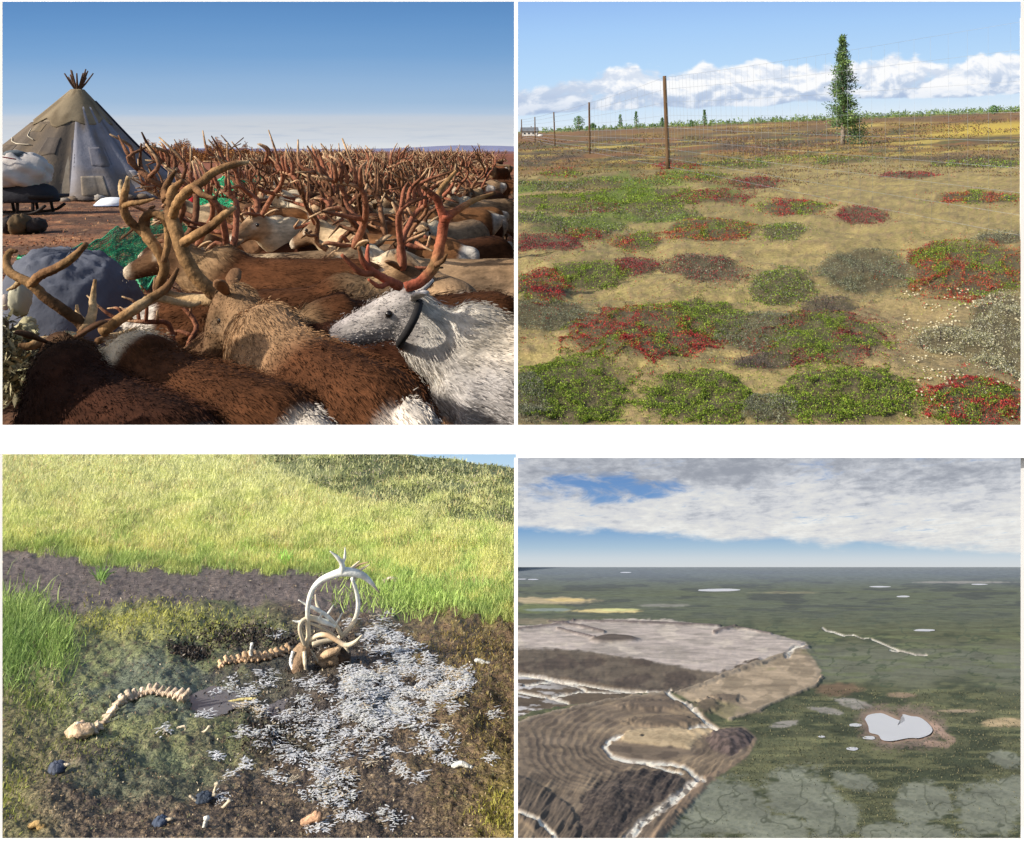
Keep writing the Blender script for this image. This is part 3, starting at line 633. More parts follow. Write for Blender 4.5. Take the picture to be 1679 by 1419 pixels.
    if fur:
        NV = np.empty(n * 3); m2.vertices.foreach_get('normal', NV); NV = NV.reshape(-1, 3)
        idx = rng.integers(0, n, fur); P = V[idx] + rng.normal(size=(fur, 3)) * voxel * .5
        T = np.tile(np.array([-1., 0, -.35]), (fur, 1)); T[isn[idx] > .5] = -N[:, 0] * 1.0 + np.array([0, 0, -.6]); T[ish[idx] > .4] = -H[:, 0]
        T -= NV[idx] * np.sum(T * NV[idx], 1)[:, None]; T /= np.linalg.norm(T, axis=1)[:, None] + 1e-9
        D = T + NV[idx] * rng.uniform(.06, .28, (fur, 1)) + rng.normal(size=(fur, 3)) * .1
        lg = np.where(ish[idx] > .25, .011, np.where(isn[idx] > .5, .045, .032)) * rng.uniform(.6, 1.3, fur)
        lg = np.where(V[idx, 2] < .5, .015, lg)
        hb = MB(); blades(hb, P, D, lg, .0035, np.clip(c[idx] * rng.uniform(.72, 1.3, (fur, 1)), 0, .85), .12); hair = hb.mesh('fur_coat', M_hair)
    return me and m2, hair, poll, H
def ears_eyes(poll, H, scheme):
    S = SCHEME[scheme]; em = []; out = []
    for sy in (-1, 1):
        e = MB(); ball(e, poll + H @ np.array([.075, .083 * sy, .022]), .019, None, 8, 6); em.append(e.mesh('eye', M_eye))
    for sy in (-1, 1):
        mb = MB(); P = [poll + H @ np.array(p) for p in ((-.05, .06 * sy, .06), (-.09, .13 * sy, .09), (-.12, .175 * sy, .1), (-.13, .2 * sy, .095))]
        loft(mb, crom(P, 3), np.interp(np.linspace(0, 3, 10), range(4), [.02, .04, .03, .004])[:, None] * np.array([[1, .4]]), 8, alb(S['head'], .95)); out.append(mb.mesh('ear', M_fur))
    return em, out
def antler_parametric(mb, base, H, sy, seed, sc=1.0, red=.0):
    r = np.random.default_rng(seed * 2 + (sy > 0)); j = lambda k=.05: r.normal(size=3) * k
    pts = [np.array(p) * (1, sy, 1) + (j() if i else 0) for i, p in enumerate(((-.03, .045, .06), (-.14, .16, .2), (-.24, .3, .42), (-.2, .38, .66), (-.02, .36, .86)))]
    br = lin((124, 90, 66)) / 1.05; br = np.clip(br * r.uniform(.6, 1.3), 0, .6); rd = lin((150, 82, 66)) / .9; tp = lin((206, 178, 140)) / .9
    colr = lambda k: [br * (1 - red) + rd * red * .9, br * (1 - red) + rd * red, br * .85 + tp * .15][:k]
    def T(P, R_):
        P = [base + H @ (np.array(p) * sc) for p in P]; k = len(P); cs = [br * (1 - red) + rd * red] * (k - 1) + [tp * .6 + br * .4 if r.random() < .6 else br * .5]
        tube(mb, P, np.array(R_) * sc * 1.22, 6, 3, cols=cs)
    T(pts, [.034, .028, .025, .022, .012])
    a = pts[0] * .4 + pts[1] * .6
    T([pts[0] + (0, .0, .03), np.array((.12, .05 * sy, .14)) + j(), np.array((.26, .04 * sy, .2)) + j(.06)], [.022, .018, .008])
    b = pts[1] * .7 + pts[2] * .3; e = np.array((.12, .3 * sy, .5)) + j(.07)
    T([b, np.array((-.02, .24 * sy, .4)) + j(), e], [.022, .018, .008]); T([np.array((-.0, .25 * sy, .41)), np.array((.1, .38 * sy, .44)) + j(.06)], [.016, .006])
    c = pts[2] * .5 + pts[3] * .5; T([c, c + np.array((-.12, .05 * sy, .12)) + j(.03)], [.018, .007])
    for q in (.0, .25, .5, .75, .95):
        s = pts[3] * (1 - q) + pts[4] * q; T([s, s + np.array((-.08 + .12 * q, .02 * sy, .14)) + j(.04), s + np.array((-.1 + .2 * q, .0, .3)) + j(.07)], [.019, .015, .006])
    if r.random() < .6: s = pts[4]; T([s, s + np.array((.14, -.06 * sy, .06)) + j(.04)], [.014, .006])
def antler_mesh(poll, H, sy, seed, sc, red): 
    mb = MB(); antler_parametric(mb, poll, H, sy, seed, sc, red); return mb.mesh('antler', M_antler)
def reindeer(name, loc, yaw, label, scheme='brown', group=None, fur=0, antlers=(1, .8, 0), voxel=.022, sc=1, extra=None, seed=0, **pose):
    root = rootA('reindeer', loc, yaw, label=label, cat='reindeer', group=group); root.scale = (SA * sc,) * 3
    me, hair, poll, H = reindeer_mesh('body', scheme, voxel=voxel, fur=fur, seed=seed, extra=extra, **pose)
    link('body', me, root)
    if hair: h = link('fur', hair, root); h['kind'] = 'stuff'
    em, er = ears_eyes(poll, H, scheme)
    for e in em: link('eye', e, root)
    for e in er: link('ear', e, root)
    if antlers:
        for sy in (-1, 1): link('antler', antler_mesh(poll, H, sy, antlers[0], antlers[1], antlers[2]), root)
    return root, poll, H
def local(root):
    M = (Matrix.Translation(root.location) @ root.rotation_euler.to_matrix().to_4x4() @ Matrix.Diagonal((*root.scale, 1))).inverted()
    return lambda px, py, Ym: np.array(M @ wa(pa(px, py, Ym)))
A_BR, A_TAN, A_RED, A_PALE = (lin(c) / 1.0 for c in ((112, 82, 56), (152, 118, 80), (160, 88, 66), (206, 176, 134)))
def traced(root, Y, runs):
    """antler of given runs [(points (px,py,dy), radii px, colours)], at distance Y metres"""
    q = local(root); mb = MB(); k = Y / F / (root.scale[0] / SA)
    for pts, rad, cols in runs:
        c = np.array([cols] * len(pts) if np.ndim(cols) == 1 else cols) * rng.uniform(.68, 1.2, (len(pts), 1))
        tube(mb, [q(x, y, Y + d) for x, y, d in pts], np.array(rad) * k, 10, 7, cols=c, wob=.16)
    return mb.build('antler', M_antler, root)
def on_back(px, row, Ym, yaw, along, zb=1.15):
    """ground position so that the back point `along` the spine shows at the pixel"""
    p = pa(px, row, Ym); return Vector((p.x - math.cos(yaw) * along, p.y - math.sin(yaw) * along, 0)), p.z / zb
FUR = 42000
def heading(x0, y0, Y0, x1, y1, Y1):
    a, b = pa(x0, y0, Y0), pa(x1, y1, Y1); return math.atan2(b.y - a.y, b.x - a.x)
# 1: white reindeer, right
def hero_white():
    yw = R(176); loc = pa(915, 530, 3.85); loc.z = 0
    def ex(V, c, nz): return c
    root, poll, H = reindeer('', loc, yw, 'white grey reindeer with a black collar and red tinted antlers, head raised to the left', 'white', fur=FUR, antlers=None, sc=1.0, nyaw=.12, npitch=.55, nlen=.44, hyaw=.1, hpitch=-.22, seed=4)
    q = local(root)
    traced(root, 3.85, [([(664, 472, -.02), (690, 462, .0), (712, 436, .03), (722, 400, .04), (728, 366, .03), (733, 352, .0)], [9, 9, 9.5, 9, 9, 9], [A_RED, A_RED, A_TAN, A_RED * .8 + A_TAN * .2, A_RED, A_RED]),
        ([(730, 362, .02), (722, 342, .0), (715, 325, -.03), (692, 306, -.06)], [8.5, 7, 6, 3], [A_RED, A_RED, A_RED * .6, A_BR * .5]),
        ([(730, 358, .02), (748, 346, .04), (775, 330, .1), (812, 316, .16)], [8.5, 6, 5, 2.5], [A_RED, A_RED * .7 + A_TAN * .3, A_TAN, A_BR]),
        ([(718, 330, -.02), (722, 312, .02), (738, 292, .05), (748, 280, .06)], [5.5, 5, 4, 2], A_TAN),
        ([(712, 436, .03), (726, 428, -.1), (732, 418, -.16)], [5, 4, 2], A_BR)])
    traced(root, 3.8, [([(655, 470, -.08), (640, 462, -.14), (615, 448, -.2), (596, 430, -.24), (588, 405, -.26)], [8, 7, 6, 5, 2.5], [A_RED, A_RED, A_RED * .9, A_RED * .7, A_BR]),
        ([(615, 448, -.2), (590, 446, -.26), (560, 418, -.3)], [6, 5, 2.5], A_RED * .7 + A_BR * .3),
        ([(604, 438, -.22), (602, 420, -.18), (604, 402, -.12)], [4.5, 4, 2], A_RED),
        ([(640, 462, -.14), (622, 470, -.22), (604, 458, -.26)], [5, 4, 2], A_RED)])
    mb = MB()
    ring = [q(x, y, 3.86 + d) for x, y, d in ((688, 496, -.05), (682, 516, -.17), (670, 540, -.19), (656, 562, -.12), (660, 560, .14), (684, 500, .12), (690, 494, .0))]
    tube(mb, ring, .02, 8, 4); o = mb.build('collar', material('black_webbing', (.015, .014, .015), rough=.8, var=.3, scale=40), root)
hero_white()
# 2: big brown bull in the centre, rump towards us
def h_ok(V): return .9 * sstep(.95, .7, V[:, 0])
def hero_centre():
    yw = heading(612, 600, 3.05, 425, 525, 3.9); loc, s = on_back(520, 560, 3.42, yw, -.08, 1.15)
    def ex(V, c, nz): return mixc(c, alb((158, 126, 94), .95), sstep(-.1, .25, V[:, 0] + nz * .3) * sstep(.85, 1.0, V[:, 2]) * (h_ok(V)))
    root, poll, H = reindeer('', loc, yw, 'tan shouldered brown bull in the middle with the largest spreading antlers', 'brown', fur=FUR, antlers=None, sc=s, extra=ex, nyaw=.05, npitch=.42, nlen=.47, hyaw=1.0, hpitch=-1.1, seed=9)
    Y = 4.3
    traced(root, Y, [([(392, 492, .0), (360, 486, -.02), (330, 462, -.05), (308, 432, -.06), (296, 402, -.04), (286, 372, .0), (278, 340, .04), (284, 312, .06), (300, 296, .05)], [13, 12, 11, 11, 11, 11, 9, 8, 4], [A_BR, A_BR, A_TAN, A_TAN, A_TAN, A_TAN, A_BR, A_TAN, A_BR]),
        ([(296, 402, -.04), (318, 388, -.08), (345, 372, -.12), (368, 352, -.14), (386, 340, -.14)], [9, 8, 7.5, 6.5, 3.5], [A_TAN, A_TAN, A_BR, A_TAN, A_PALE * .8]),
        ([(282, 360, .02), (290, 335, -.05), (306, 315, -.08), (330, 300, -.08), (352, 282, -.06), (385, 270, -.02), (408, 266, .02)], [8, 8, 8, 7.5, 7, 6, 3], [A_TAN, A_TAN, A_TAN, A_BR, A_TAN, A_BR, A_PALE * .8]),
        ([(318, 306, -.08), (330, 318, -.16), (352, 326, -.2)], [6, 5, 2.5], A_BR), ([(272, 330, .04), (270, 312, .1), (280, 292, .12), (288, 280, .12)], [7, 6, 5, 2.5], A_BR)])
    traced(root, Y + .1, [([(378, 490, .04), (330, 492, .1), (282, 488, .14), (262, 470, .1), (270, 440, .05), (258, 410, .04), (240, 385, .05), (236, 362, .06), (250, 350, .04), (272, 362, .02), (276, 395, .02), (268, 430, .0)], [11, 10, 10, 9, 8, 8.5, 9, 9, 7, 7, 6, 5], [A_BR, A_PALE * .8, A_TAN, A_BR, A_TAN, A_TAN, A_TAN, A_BR, A_BR, A_TAN, A_TAN, A_BR]),
        ([(240, 385, .05), (222, 372, .04), (208, 356, .0), (202, 335, -.02), (206, 312, -.02), (210, 290, -.02)], [7, 7, 7, 6.5, 6, 3], [A_TAN, A_BR, A_TAN, A_BR, A_TAN, A_PALE * .8]),
        ([(203, 338, -.02), (214, 334, -.08), (232, 332, -.1), (254, 326, -.1)], [5, 4.5, 4, 2], A_TAN), ([(203, 330, -.02), (198, 310, .05), (198, 296, .08)], [5, 4.5, 2.5], A_PALE * .8),
        ([(240, 372, .05), (246, 345, .1), (254, 338, .1)], [5, 4, 2], A_BR)])
    return root
hero_centre()
# 3: left bull whose antlers frame the tarpaulin
def hero_left():
    yw = heading(300, 672, 2.75, 110, 600, 3.4); loc, s = on_back(190, 622, 3.1, yw, -.1, 1.15)
    root, poll, H = reindeer('', loc, yw, 'dark brown reindeer in the lower left corner with a forked antler over the tarpaulin', 'dark', fur=FUR, antlers=None, sc=s, nyaw=-.25, npitch=.25, nlen=.42, hyaw=-.2, hpitch=-.5, seed=12)
    Y = 3.85
    traced(root, Y, [([(140, 540, .0), (128, 526, .0), (100, 506, -.04), (72, 486, -.06), (52, 466, -.06), (36, 458, -.04), (16, 446, .0), (10, 430, .04), (16, 414, .06), (28, 412, .06)], [10, 9, 8.5, 8, 8, 7, 7, 6.5, 6, 3], [A_BR * .7, A_BR * .6, A_BR * .7, A_BR, A_TAN, A_TAN, A_TAN, A_TAN, A_TAN, A_BR]),
        ([(50, 468, -.06), (66, 452, -.1), (92, 440, -.14), (118, 424, -.18), (142, 400, -.2)], [8, 8, 7.5, 7, 4], [A_TAN, A_BR, A_BR, A_TAN, A_BR]),
        ([(36, 458, -.04), (24, 470, .02), (12, 476, .04)], [5, 4, 2], A_PALE * .8)])
    traced(root, Y - .05, [([(130, 552, .0), (120, 566, -.02), (96, 562, -.06), (70, 560, -.1), (50, 568, -.14), (30, 566, -.16)], [8, 8, 8, 8, 7, 3], [A_TAN, A_PALE * .9, A_PALE * .9, A_PALE * .9, A_TAN, A_BR]),
        ([(132, 548, .0), (146, 530, .06), (152, 510, .08), (152, 492, .1), (156, 458, .12)], [7, 9, 7, 5.5, 2.5], [A_BR, A_PALE, A_PALE, A_PALE, A_TAN]), ([(142, 532, .06), (128, 516, .1), (126, 500, .1)], [5, 4, 2], A_PALE)])
    return root
hero_left()
# 4: pale necked reindeer, white rump at the bottom
def hero_pale():
    yw = heading(455, 650, 2.95, 205, 572, 3.6); loc, s = on_back(330, 602, 3.25, yw, -.1, 1.13)
    def ex(V, c, nz): return mixc(c, alb((224, 206, 176), .95), sstep(.3, .42, V[:, 0] + nz * .2) * sstep(.6, .8, V[:, 2]))
    root, poll, H = reindeer('', loc, yw, 'brown reindeer with cream neck and white rump between the corner animal and the bull', 'brown', fur=FUR, antlers=None, sc=s, extra=ex, nyaw=-.1, npitch=-.05, nlen=.42, hyaw=.15, hpitch=-.5, seed=15)
    traced(root, 4.0, [([(168, 545, .0), (185, 532, .0), (208, 516, .02), (232, 500, .06), (250, 488, .1), (275, 470, .14), (292, 440, .16)], [10, 9.5, 9.5, 9, 8.5, 7, 3], [A_TAN, A_TAN, A_TAN, A_PALE * .9, A_TAN, A_BR, A_BR]),
        ([(250, 488, .1), (275, 492, .16), (312, 500, .22), (330, 496, .24)], [7, 6.5, 6, 3], A_PALE * .85)])
    traced(root, 3.95, [([(160, 560, .0), (182, 552, .1), (200, 548, .14), (225, 538, .2)], [6, 5.5, 5, 2], [A_BR, A_PALE, A_PALE, A_TAN])])
    q = local(root); mb = MB(); ball(mb, q(154, 607, 3.35), (.012, .012, .018), alb((240, 190, 40), .8)); mb.build('ear_tag', M_net, root)
hero_pale()
# 5..: the row behind them
def place(px, row, Ym, deg, label, scheme, fur=9000, along=0, an=None, sc=None, **k):
    yw = R(deg); loc, s = on_back(px, row, Ym, yw, along)
    if sc: s = sc
    return reindeer('', loc, yw, label, scheme, fur=fur, antlers=an, voxel=.028, sc=min(max(s, .8), 1.2), **k)
place(512, 524, 4.3, 172, 'near black backed reindeer with white rump behind the central bull', 'dark', 16000, 0, (21, .5, .3), npitch=-.3, hpitch=-.7, nlen=.45, seed=21)
place(455, 474, 5.0, 14, 'red brown reindeer facing right just behind the muzzle of the white one', 'brown', 12000, 0, (22, .7, .5), npitch=.42, hpitch=-.4, hyaw=-.3, seed=22)
place(800, 478, 4.8, 205, 'chestnut reindeer with white tail patch above the back of the white one', 'brown', 14000, -.55, None, npitch=-.35, hpitch=-.6, seed=23)
place(470, 424, 5.9, 178, 'pale faced reindeer looking left behind the great central antlers', 'brown', 12000, -.05, (26, .75, .1), npitch=.5, nlen=.44, hyaw=.1, hpitch=-.3, seed=26, nyaw=.1)
# the packed herd: individuals copied from eight animals
def herd():
    protos = []
    cfg = [('brown', .42, -.45, 0), ('pale', .48, -.35, .35), ('tan', .25, -.6, -.4), ('dark', .4, -.45, .2), ('pale', .36, -.5, .45), ('tan', .46, -.4, -.2), ('dark', .45, -.3, .1), ('brown', .3, -.45, -.3)]
    for i, (sch, npi, hpi, hy) in enumerate(cfg):
        me, _, poll, H = reindeer_mesh('body', sch, npitch=npi, hpitch=hpi, nyaw=hy * .6, hyaw=hy, voxel=.036, seed=40 + i, nlen=.46)
        protos.append((me, ears_eyes(poll, H, sch), [antler_mesh(poll, H, sy, 60 + i, (.72, .8, .64, .76, .68, .78, .6, .74)[i], (.05, .3, .0, .15, .05, .4, 0, .1)[i]) for sy in (-1, 1)]))
    spots = []; Ym = 5.35
    while Ym < 60 and len(spots) < 292:
        x0 = ((600 if Ym < 5.6 else (470 if Ym < 8 else 415)) - CX) / F * Ym if Ym < 13 else ((455 if Ym < 22 else (520 if Ym < 30 else 470)) - CX) / F * Ym; x = x0 + random.uniform(0, .6); step = .8 if Ym < 14 else (.85 if Ym < 25 else 1.35)
        while x < (836 - CX) / F * Ym - .42:
            spots.append((x + random.gauss(0, .15), Ym + random.gauss(0, .25))); x += step * random.uniform(.75, 1.2)
        Ym += (.85 if Ym < 14 else (1.1 if Ym < 25 else 2.4))
    for k, (x, y) in enumerate(spots[:290]):
        pi_ = random.randrange(8); me, (em, er), an = protos[pi_]; yw = random.choice((math.pi, math.pi, 2.6, 3.7, .2, 1.8, 4.4)) + random.gauss(0, .45)
        if y < 9: pi_ = random.choice((1, 4, 5, 1, 0, 6)); me, (em, er), an = protos[pi_]; yw = random.choice((math.pi, 2.6, 3.7, 3.0, 2.2)) + random.gauss(0, .35)
        edge = (838 - CX) / F * y
        while x + .85 * math.cos(yw) + .5 > edge: yw = random.choice((math.pi, 1.7, 2.2, 4.3, 3.8, 2.7)) + random.gauss(0, .3)
        fx, fy = math.cos(yw), math.sin(yw); face = 'facing left' if fx < -.6 else ('facing right' if fx > .6 else ('turned away' if fy > 0 else 'facing us'))
        zone = 'near part' if y < 11 else ('middle part' if y < 24 else 'far end'); side = 'left' if x / y * F + CX < 560 else ('centre' if x / y * F + CX < 700 else 'right')
        coat = {'brown': 'brown', 'pale': 'cream necked', 'tan': 'tan', 'dark': 'dark brown'}[cfg[pi_][0]]
        r = rootA('reindeer', (x, y, 0), yw, label=f'{coat} antlered reindeer {face} in the {zone} of the packed herd, {side} side', cat='reindeer', group='packed herd of reindeer behind the front row')
        r.scale = (SA * random.uniform(.9, 1.05),) * 3
        link('body', me, r)
        if y < 16:
            for e in em: link('eye', e, r)
            for e in er: link('ear', e, r)
        for a in an: link('antler', a, r)
herd()
# ================================================================ SITE 2: fenced tundra (metres, placed 10:1)
hB = HB * SB
def horB(x): return 212.0 - (x - 850) * .0437
BB = (CY - horB(CX)) / F; AB = .0437
def zB(X, Y): return -hB + AB * X + BB * Y             # world units, gently tilted plain
def gB(px, py):
    Y = hB * F / (py - horB(px)); return np.array([(px - CX) / F * Y, Y, zB((px - CX) / F * Y, Y)])
EB = .82
PATCH = [  # col, row (centre), half width, half height, kind, label
 (1050, 552, 112, 44, 'red', 'largest scarlet bearberry patch, left of centre in the foreground'),
 (1150, 520, 62, 30, 'green', 'green shrub patch running up from the largest scarlet patch'),
 (930, 645, 92, 58, 'green', 'bright green crowberry mat in the lower left corner of the tundra view'),
 (862, 660, 40, 44, 'grey', 'dark grey heath at the lower left edge beside the bright green mat'),
 (1140, 660, 84, 42, 'green', 'green crowberry mat at the bottom just right of the bare sand strip'),
 (1262, 680, 46, 22, 'grey', 'grey green heath at the bottom middle between two green mats'),
 (1345, 560, 95, 46, 'mix', 'green mound with red rim right of centre in the foreground'),
 (1240, 545, 70, 30, 'grey', 'grey willow patch between the scarlet patch and the red rimmed mound'),
 (1390, 660, 112, 40, 'green', 'wide green mat along the bottom right of centre'),
 (1600, 665, 75, 34, 'red', 'dark red patch at the bottom right corner'),
 (1635, 550, 45, 62, 'pale', 'pale lichen dotted grey bush at the right edge'),
 (1590, 445, 95, 40, 'mixr', 'long green and orange red bank at the right below the white sliver of post'),
 (1530, 420, 40, 18, 'red', 'red tipped clump at the left end of the long right bank'),
 (1415, 445, 72, 32, 'grey', 'blue grey willow clump in the middle right'),
 (1280, 470, 50, 26, 'mixg', 'round olive green clump left of the blue grey willow'),
 (1155, 440, 58, 22, 'greyr', 'grey clump with purple red right end in the centre'),
 (890, 470, 45, 26, 'red', 'dark red bank at the left edge above the grey heath'),
 (965, 450, 65, 17, 'green', 'bright green strip joined to the dark red bank at the left'),
 (1040, 436, 36, 15, 'redd', 'purple red end of the bright green strip'),
 (905, 520, 68, 24, 'grey', 'dull grey willow above the bright green corner mat'),
 (900, 402, 52, 15, 'redd', 'dark red and grey low patch at the left in the middle distance'),
 (960, 372, 60, 16, 'greyg', 'grey green strip above the dark red low patch at the left'),
 (1045, 395, 40, 12, 'mixr', 'small red edged patch left of the centre clump'),
 (1165, 378, 72, 17, 'mixr', 'rusty brown patch below the tall fence post'),
 (1285, 382, 34, 14, 'mixg', 'small light green clump in the bare lichen right of the rusty patch'),
 (1300, 340, 52, 11, 'red', 'bright red patch on pale lichen right of the tall post'),
 (1412, 354, 40, 11, 'redd', 'small red topped clump alone on the pale lichen at the right'),
 (1605, 326, 62, 11, 'mixr', 'long thin red green bank at the right edge in the middle distance'),
 (1055, 327, 100, 16, 'green', 'broad green swathe left of the tall post'),
 (930, 335, 85, 14, 'green', 'green swathe at the left in the middle distance'),
 (1165, 325, 60, 10, 'redd', 'purple red band right of the broad green swathe'),
 (1235, 300, 42, 8, 'redd', 'small dark red streak beyond the pale lichen'),
 (1110, 274, 38, 5, 'red', 'red patch round the foot of the tall fence post'),
 (920, 285, 30, 7, 'red', 'red streak at the left behind the green swathes'),
 (1130, 290, 60, 6, 'mixr', 'red and green strip just below the tall post foot'),
 (1235, 240, 52, 9, 'greyd', 'dark bare willow thicket between the tall post and the larch'),
 (1490, 288, 42, 5, 'redd', 'flat dark red streak at the right below the larch'),
 (1600, 270, 70, 7, 'mixg', 'low green bank at the right beyond the pale lichen'),
 (1330, 262, 90, 6, 'mixg', 'low green bank below the larch'),
 (890, 262, 60, 7, 'greyd', 'dark heath band at the left edge near the small posts'),
 (880, 360, 45, 9, 'greyg', 'olive strip at the far left above the red low patch'),
 (1640, 395, 40, 9, 'grey', 'grey tuft at the right edge below the pale lichen flat'),
 (1030, 262, 36, 5, 'greyd', 'small dark heath streak left of the tall post'),
 (1360, 500, 40, 14, 'greyd', 'dark grey fringe on top of the red rimmed mound'),
 (1250, 600, 50, 14, 'greyd', 'dull twiggy strip just under the grey willow in the foreground'),
 (1560, 560, 60, 20, 'pale', 'thin pale lichen scatter left of the lichen dotted bush'),
 (895, 306, 62, 8, 'greyg', 'olive strip at the left edge level with the tall post foot'),
 (1010, 300, 70, 7, 'mixg', 'green brown strip just left of the tall post foot'),
 (1075, 352, 66, 9, 'greyg', 'grey green band below the broad green swathe'),
 (1205, 270, 60, 6, 'mixg', 'olive band to the right of the tall post foot'),
 (900, 375, 30, 7, 'greyd', 'dark twiggy streak at the left edge in the middle distance'),
 (985, 345, 48, 8, 'greyr', 'grey red band between the two green swathes'),
 (1560, 262, 90, 5, 'greyd', 'long dark heath streak right of the larch'),
 (1450, 246, 70, 4, 'greyd', 'thin dark streak beside the larch foot'),
 (960, 385, 30, 10, 'red', 'small crimson clump beside the dark red low patch'),
]
def patch_mask(x, y):
    m = np.zeros(np.shape(x))
    for (cx, cy, w_, h_, k, l) in PATCH:
        d = np.hypot((x - cx) / (w_ * 1.08), (y - cy) / (h_ * 1.1)); m = np.maximum(m, sstep(1.1, .8, d))
    return m
def zgB(X, Y, px, py):
    n1 = fbm(X * .12, Y * .12, 2); n2 = fbm(X * .8, Y * .8, 4); n3 = fbm(X * 3, Y * 3, 6)
    return zB(X, Y) + ((n1 - .5) * 1.8 + (n2 - .5) * .5 + (n3 - .5) * .2) * np.clip(Y / 60, .35, 1) * np.clip((900 - Y) / 500, 0.05, 1) + patch_mask(px, py) * .12
M_tundra = material('lichen_ground', attr=True, rough=.95, var=.34, scale=2.6, bump=.5, bscale=6, double=.2)
def tundra_ground():
    nx = 260; dr = np.concatenate([np.linspace(620, 130, 170), np.linspace(128, 24, 90), np.linspace(23, 3.2, 30)])
    xs = np.linspace(846.5, 1780, nx); X, Dr = np.meshgrid(xs, dr); Yp = Dr + horB(X)
    Y = hB * F / Dr; wx = (X - CX) / F * Y; n1 = fbm(wx * .12, Y * .12, 2); n2 = fbm(wx * .8, Y * .8, 4); n3 = fbm(wx * 3, Y * 3, 6)
    pm = patch_mask(X, Yp)
    z = zgB(wx, Y, X, Yp)
    c = np.zeros(X.shape + (3,)); c[:] = alb((142, 129, 82), EB)
    c = mixc(c, alb((158, 142, 92), EB), sstep(.45, .65, fbm(wx * .5, Y * .5, 8))); c = mixc(c, alb((124, 110, 78), EB), sstep(.5, .7, n2) * .8)
    c = mixc(c, alb((146, 120, 92), EB), sstep(.55, .72, n3) * .5)
    c = mixc(c, alb((118, 106, 80), EB), sstep(1500, 1600, X + 60 * (n1 - .5)) * sstep(480, 520, Yp) * .7)
    c = mixc(c, alb((140, 122, 90), EB), sstep(90, 0, np.hypot((X - 1480), (Yp - 560) * 1.4) - 60) * .6)
    c = mixc(c, alb((78, 72, 54), EB), pm * .85)
    # beyond the fence: brown, olive and dark bands of bog and dwarf birch
    st = fbm(X * .012 + 5, Dr * .16, 31, 5); st2 = fbm(X * .03, Dr * .3, 37, 5)
    far = sstep(92, 62, Dr + 30 * (st - .5)); b = np.zeros_like(c); b[:] = alb((136, 112, 62), EB)
    b = mixc(b, alb((122, 90, 58), EB), sstep(.42, .56, st)); b = mixc(b, alb((96, 92, 56), EB), sstep(.5, .62, st2)); b = mixc(b, alb((180, 160, 84), EB), sstep(.58, .7, fbm(X * .008, Dr * .25, 51)) * .8)
    b = mixc(b, alb((86, 76, 60), EB), sstep(.56, .66, fbm(X * .016, Dr * .22, 61)) * .8)
    b = mixc(b, alb((190, 166, 70), EB), sstep(45, 20, np.abs(Dr - 34) * 3) * sstep(1480, 1600, X) * .9)
    b = mixc(b, alb((118, 88, 58), EB), sstep(34, 12, Dr) * sstep(.35, .5, st2) * .7); b = mixc(b, alb((112, 124, 64), EB), sstep(9, 4, Dr) * .9)
    c = mixc(c, b, far)
    mid = sstep(185, 150, Dr + 50 * (st - .5)) * (1 - far) * sstep(1300, 1050, X + 200 * (st - .5)); c = mixc(c, alb((104, 96, 62), EB), mid * sstep(.4, .55, st2) * .8); c = mixc(c, alb((100, 118, 48), EB), mid * sstep(.5, .6, fbm(X * .02, Dr * .05, 71)) * .8)
    V = np.stack([wx, Y, z], -1).reshape(-1, 3); mb = MB(); grid(mb, nx, len(dr), V, c.reshape(-1, 3)); tag(mb.build('ground', M_tundra), kind='structure')
tundra_ground()
PAL = dict(green=((88, 112, 34), (112, 136, 40), (66, 84, 32), (134, 150, 56), (88, 84, 52)), red=((148, 48, 48), (118, 40, 46), (168, 62, 54), (92, 46, 44), (112, 100, 52)), redd=((126, 42, 50), (104, 48, 54), (148, 52, 54), (92, 76, 60), (104, 84, 76)),
    grey=((112, 116, 96), (88, 94, 78), (134, 136, 116), (70, 72, 62), (104, 104, 70)), greyd=((92, 84, 80), (74, 70, 66), (112, 98, 90), (64, 60, 56)), pale=((128, 128, 104), (206, 200, 170), (98, 98, 80), (150, 144, 110), (120, 120, 76)))
PAL['greyg'] = PAL['grey'] + PAL['green']; PAL['mixg'] = PAL['green'] + PAL['green'] + PAL['grey']; PAL['greyr'] = PAL['grey'] + PAL['redd']
PAL['mix'] = PAL['green'] * 2 + PAL['redd']; PAL['mixr'] = PAL['green'] + PAL['red'] + ((150, 92, 60), (128, 98, 52))
for k in PAL: PAL[k] = np.array([alb(c, .6) for c in PAL[k]])
M_shrub = material('shrub_leaf', attr=True, rough=.75, var=.2, scale=1, bump=0, trans=.25)
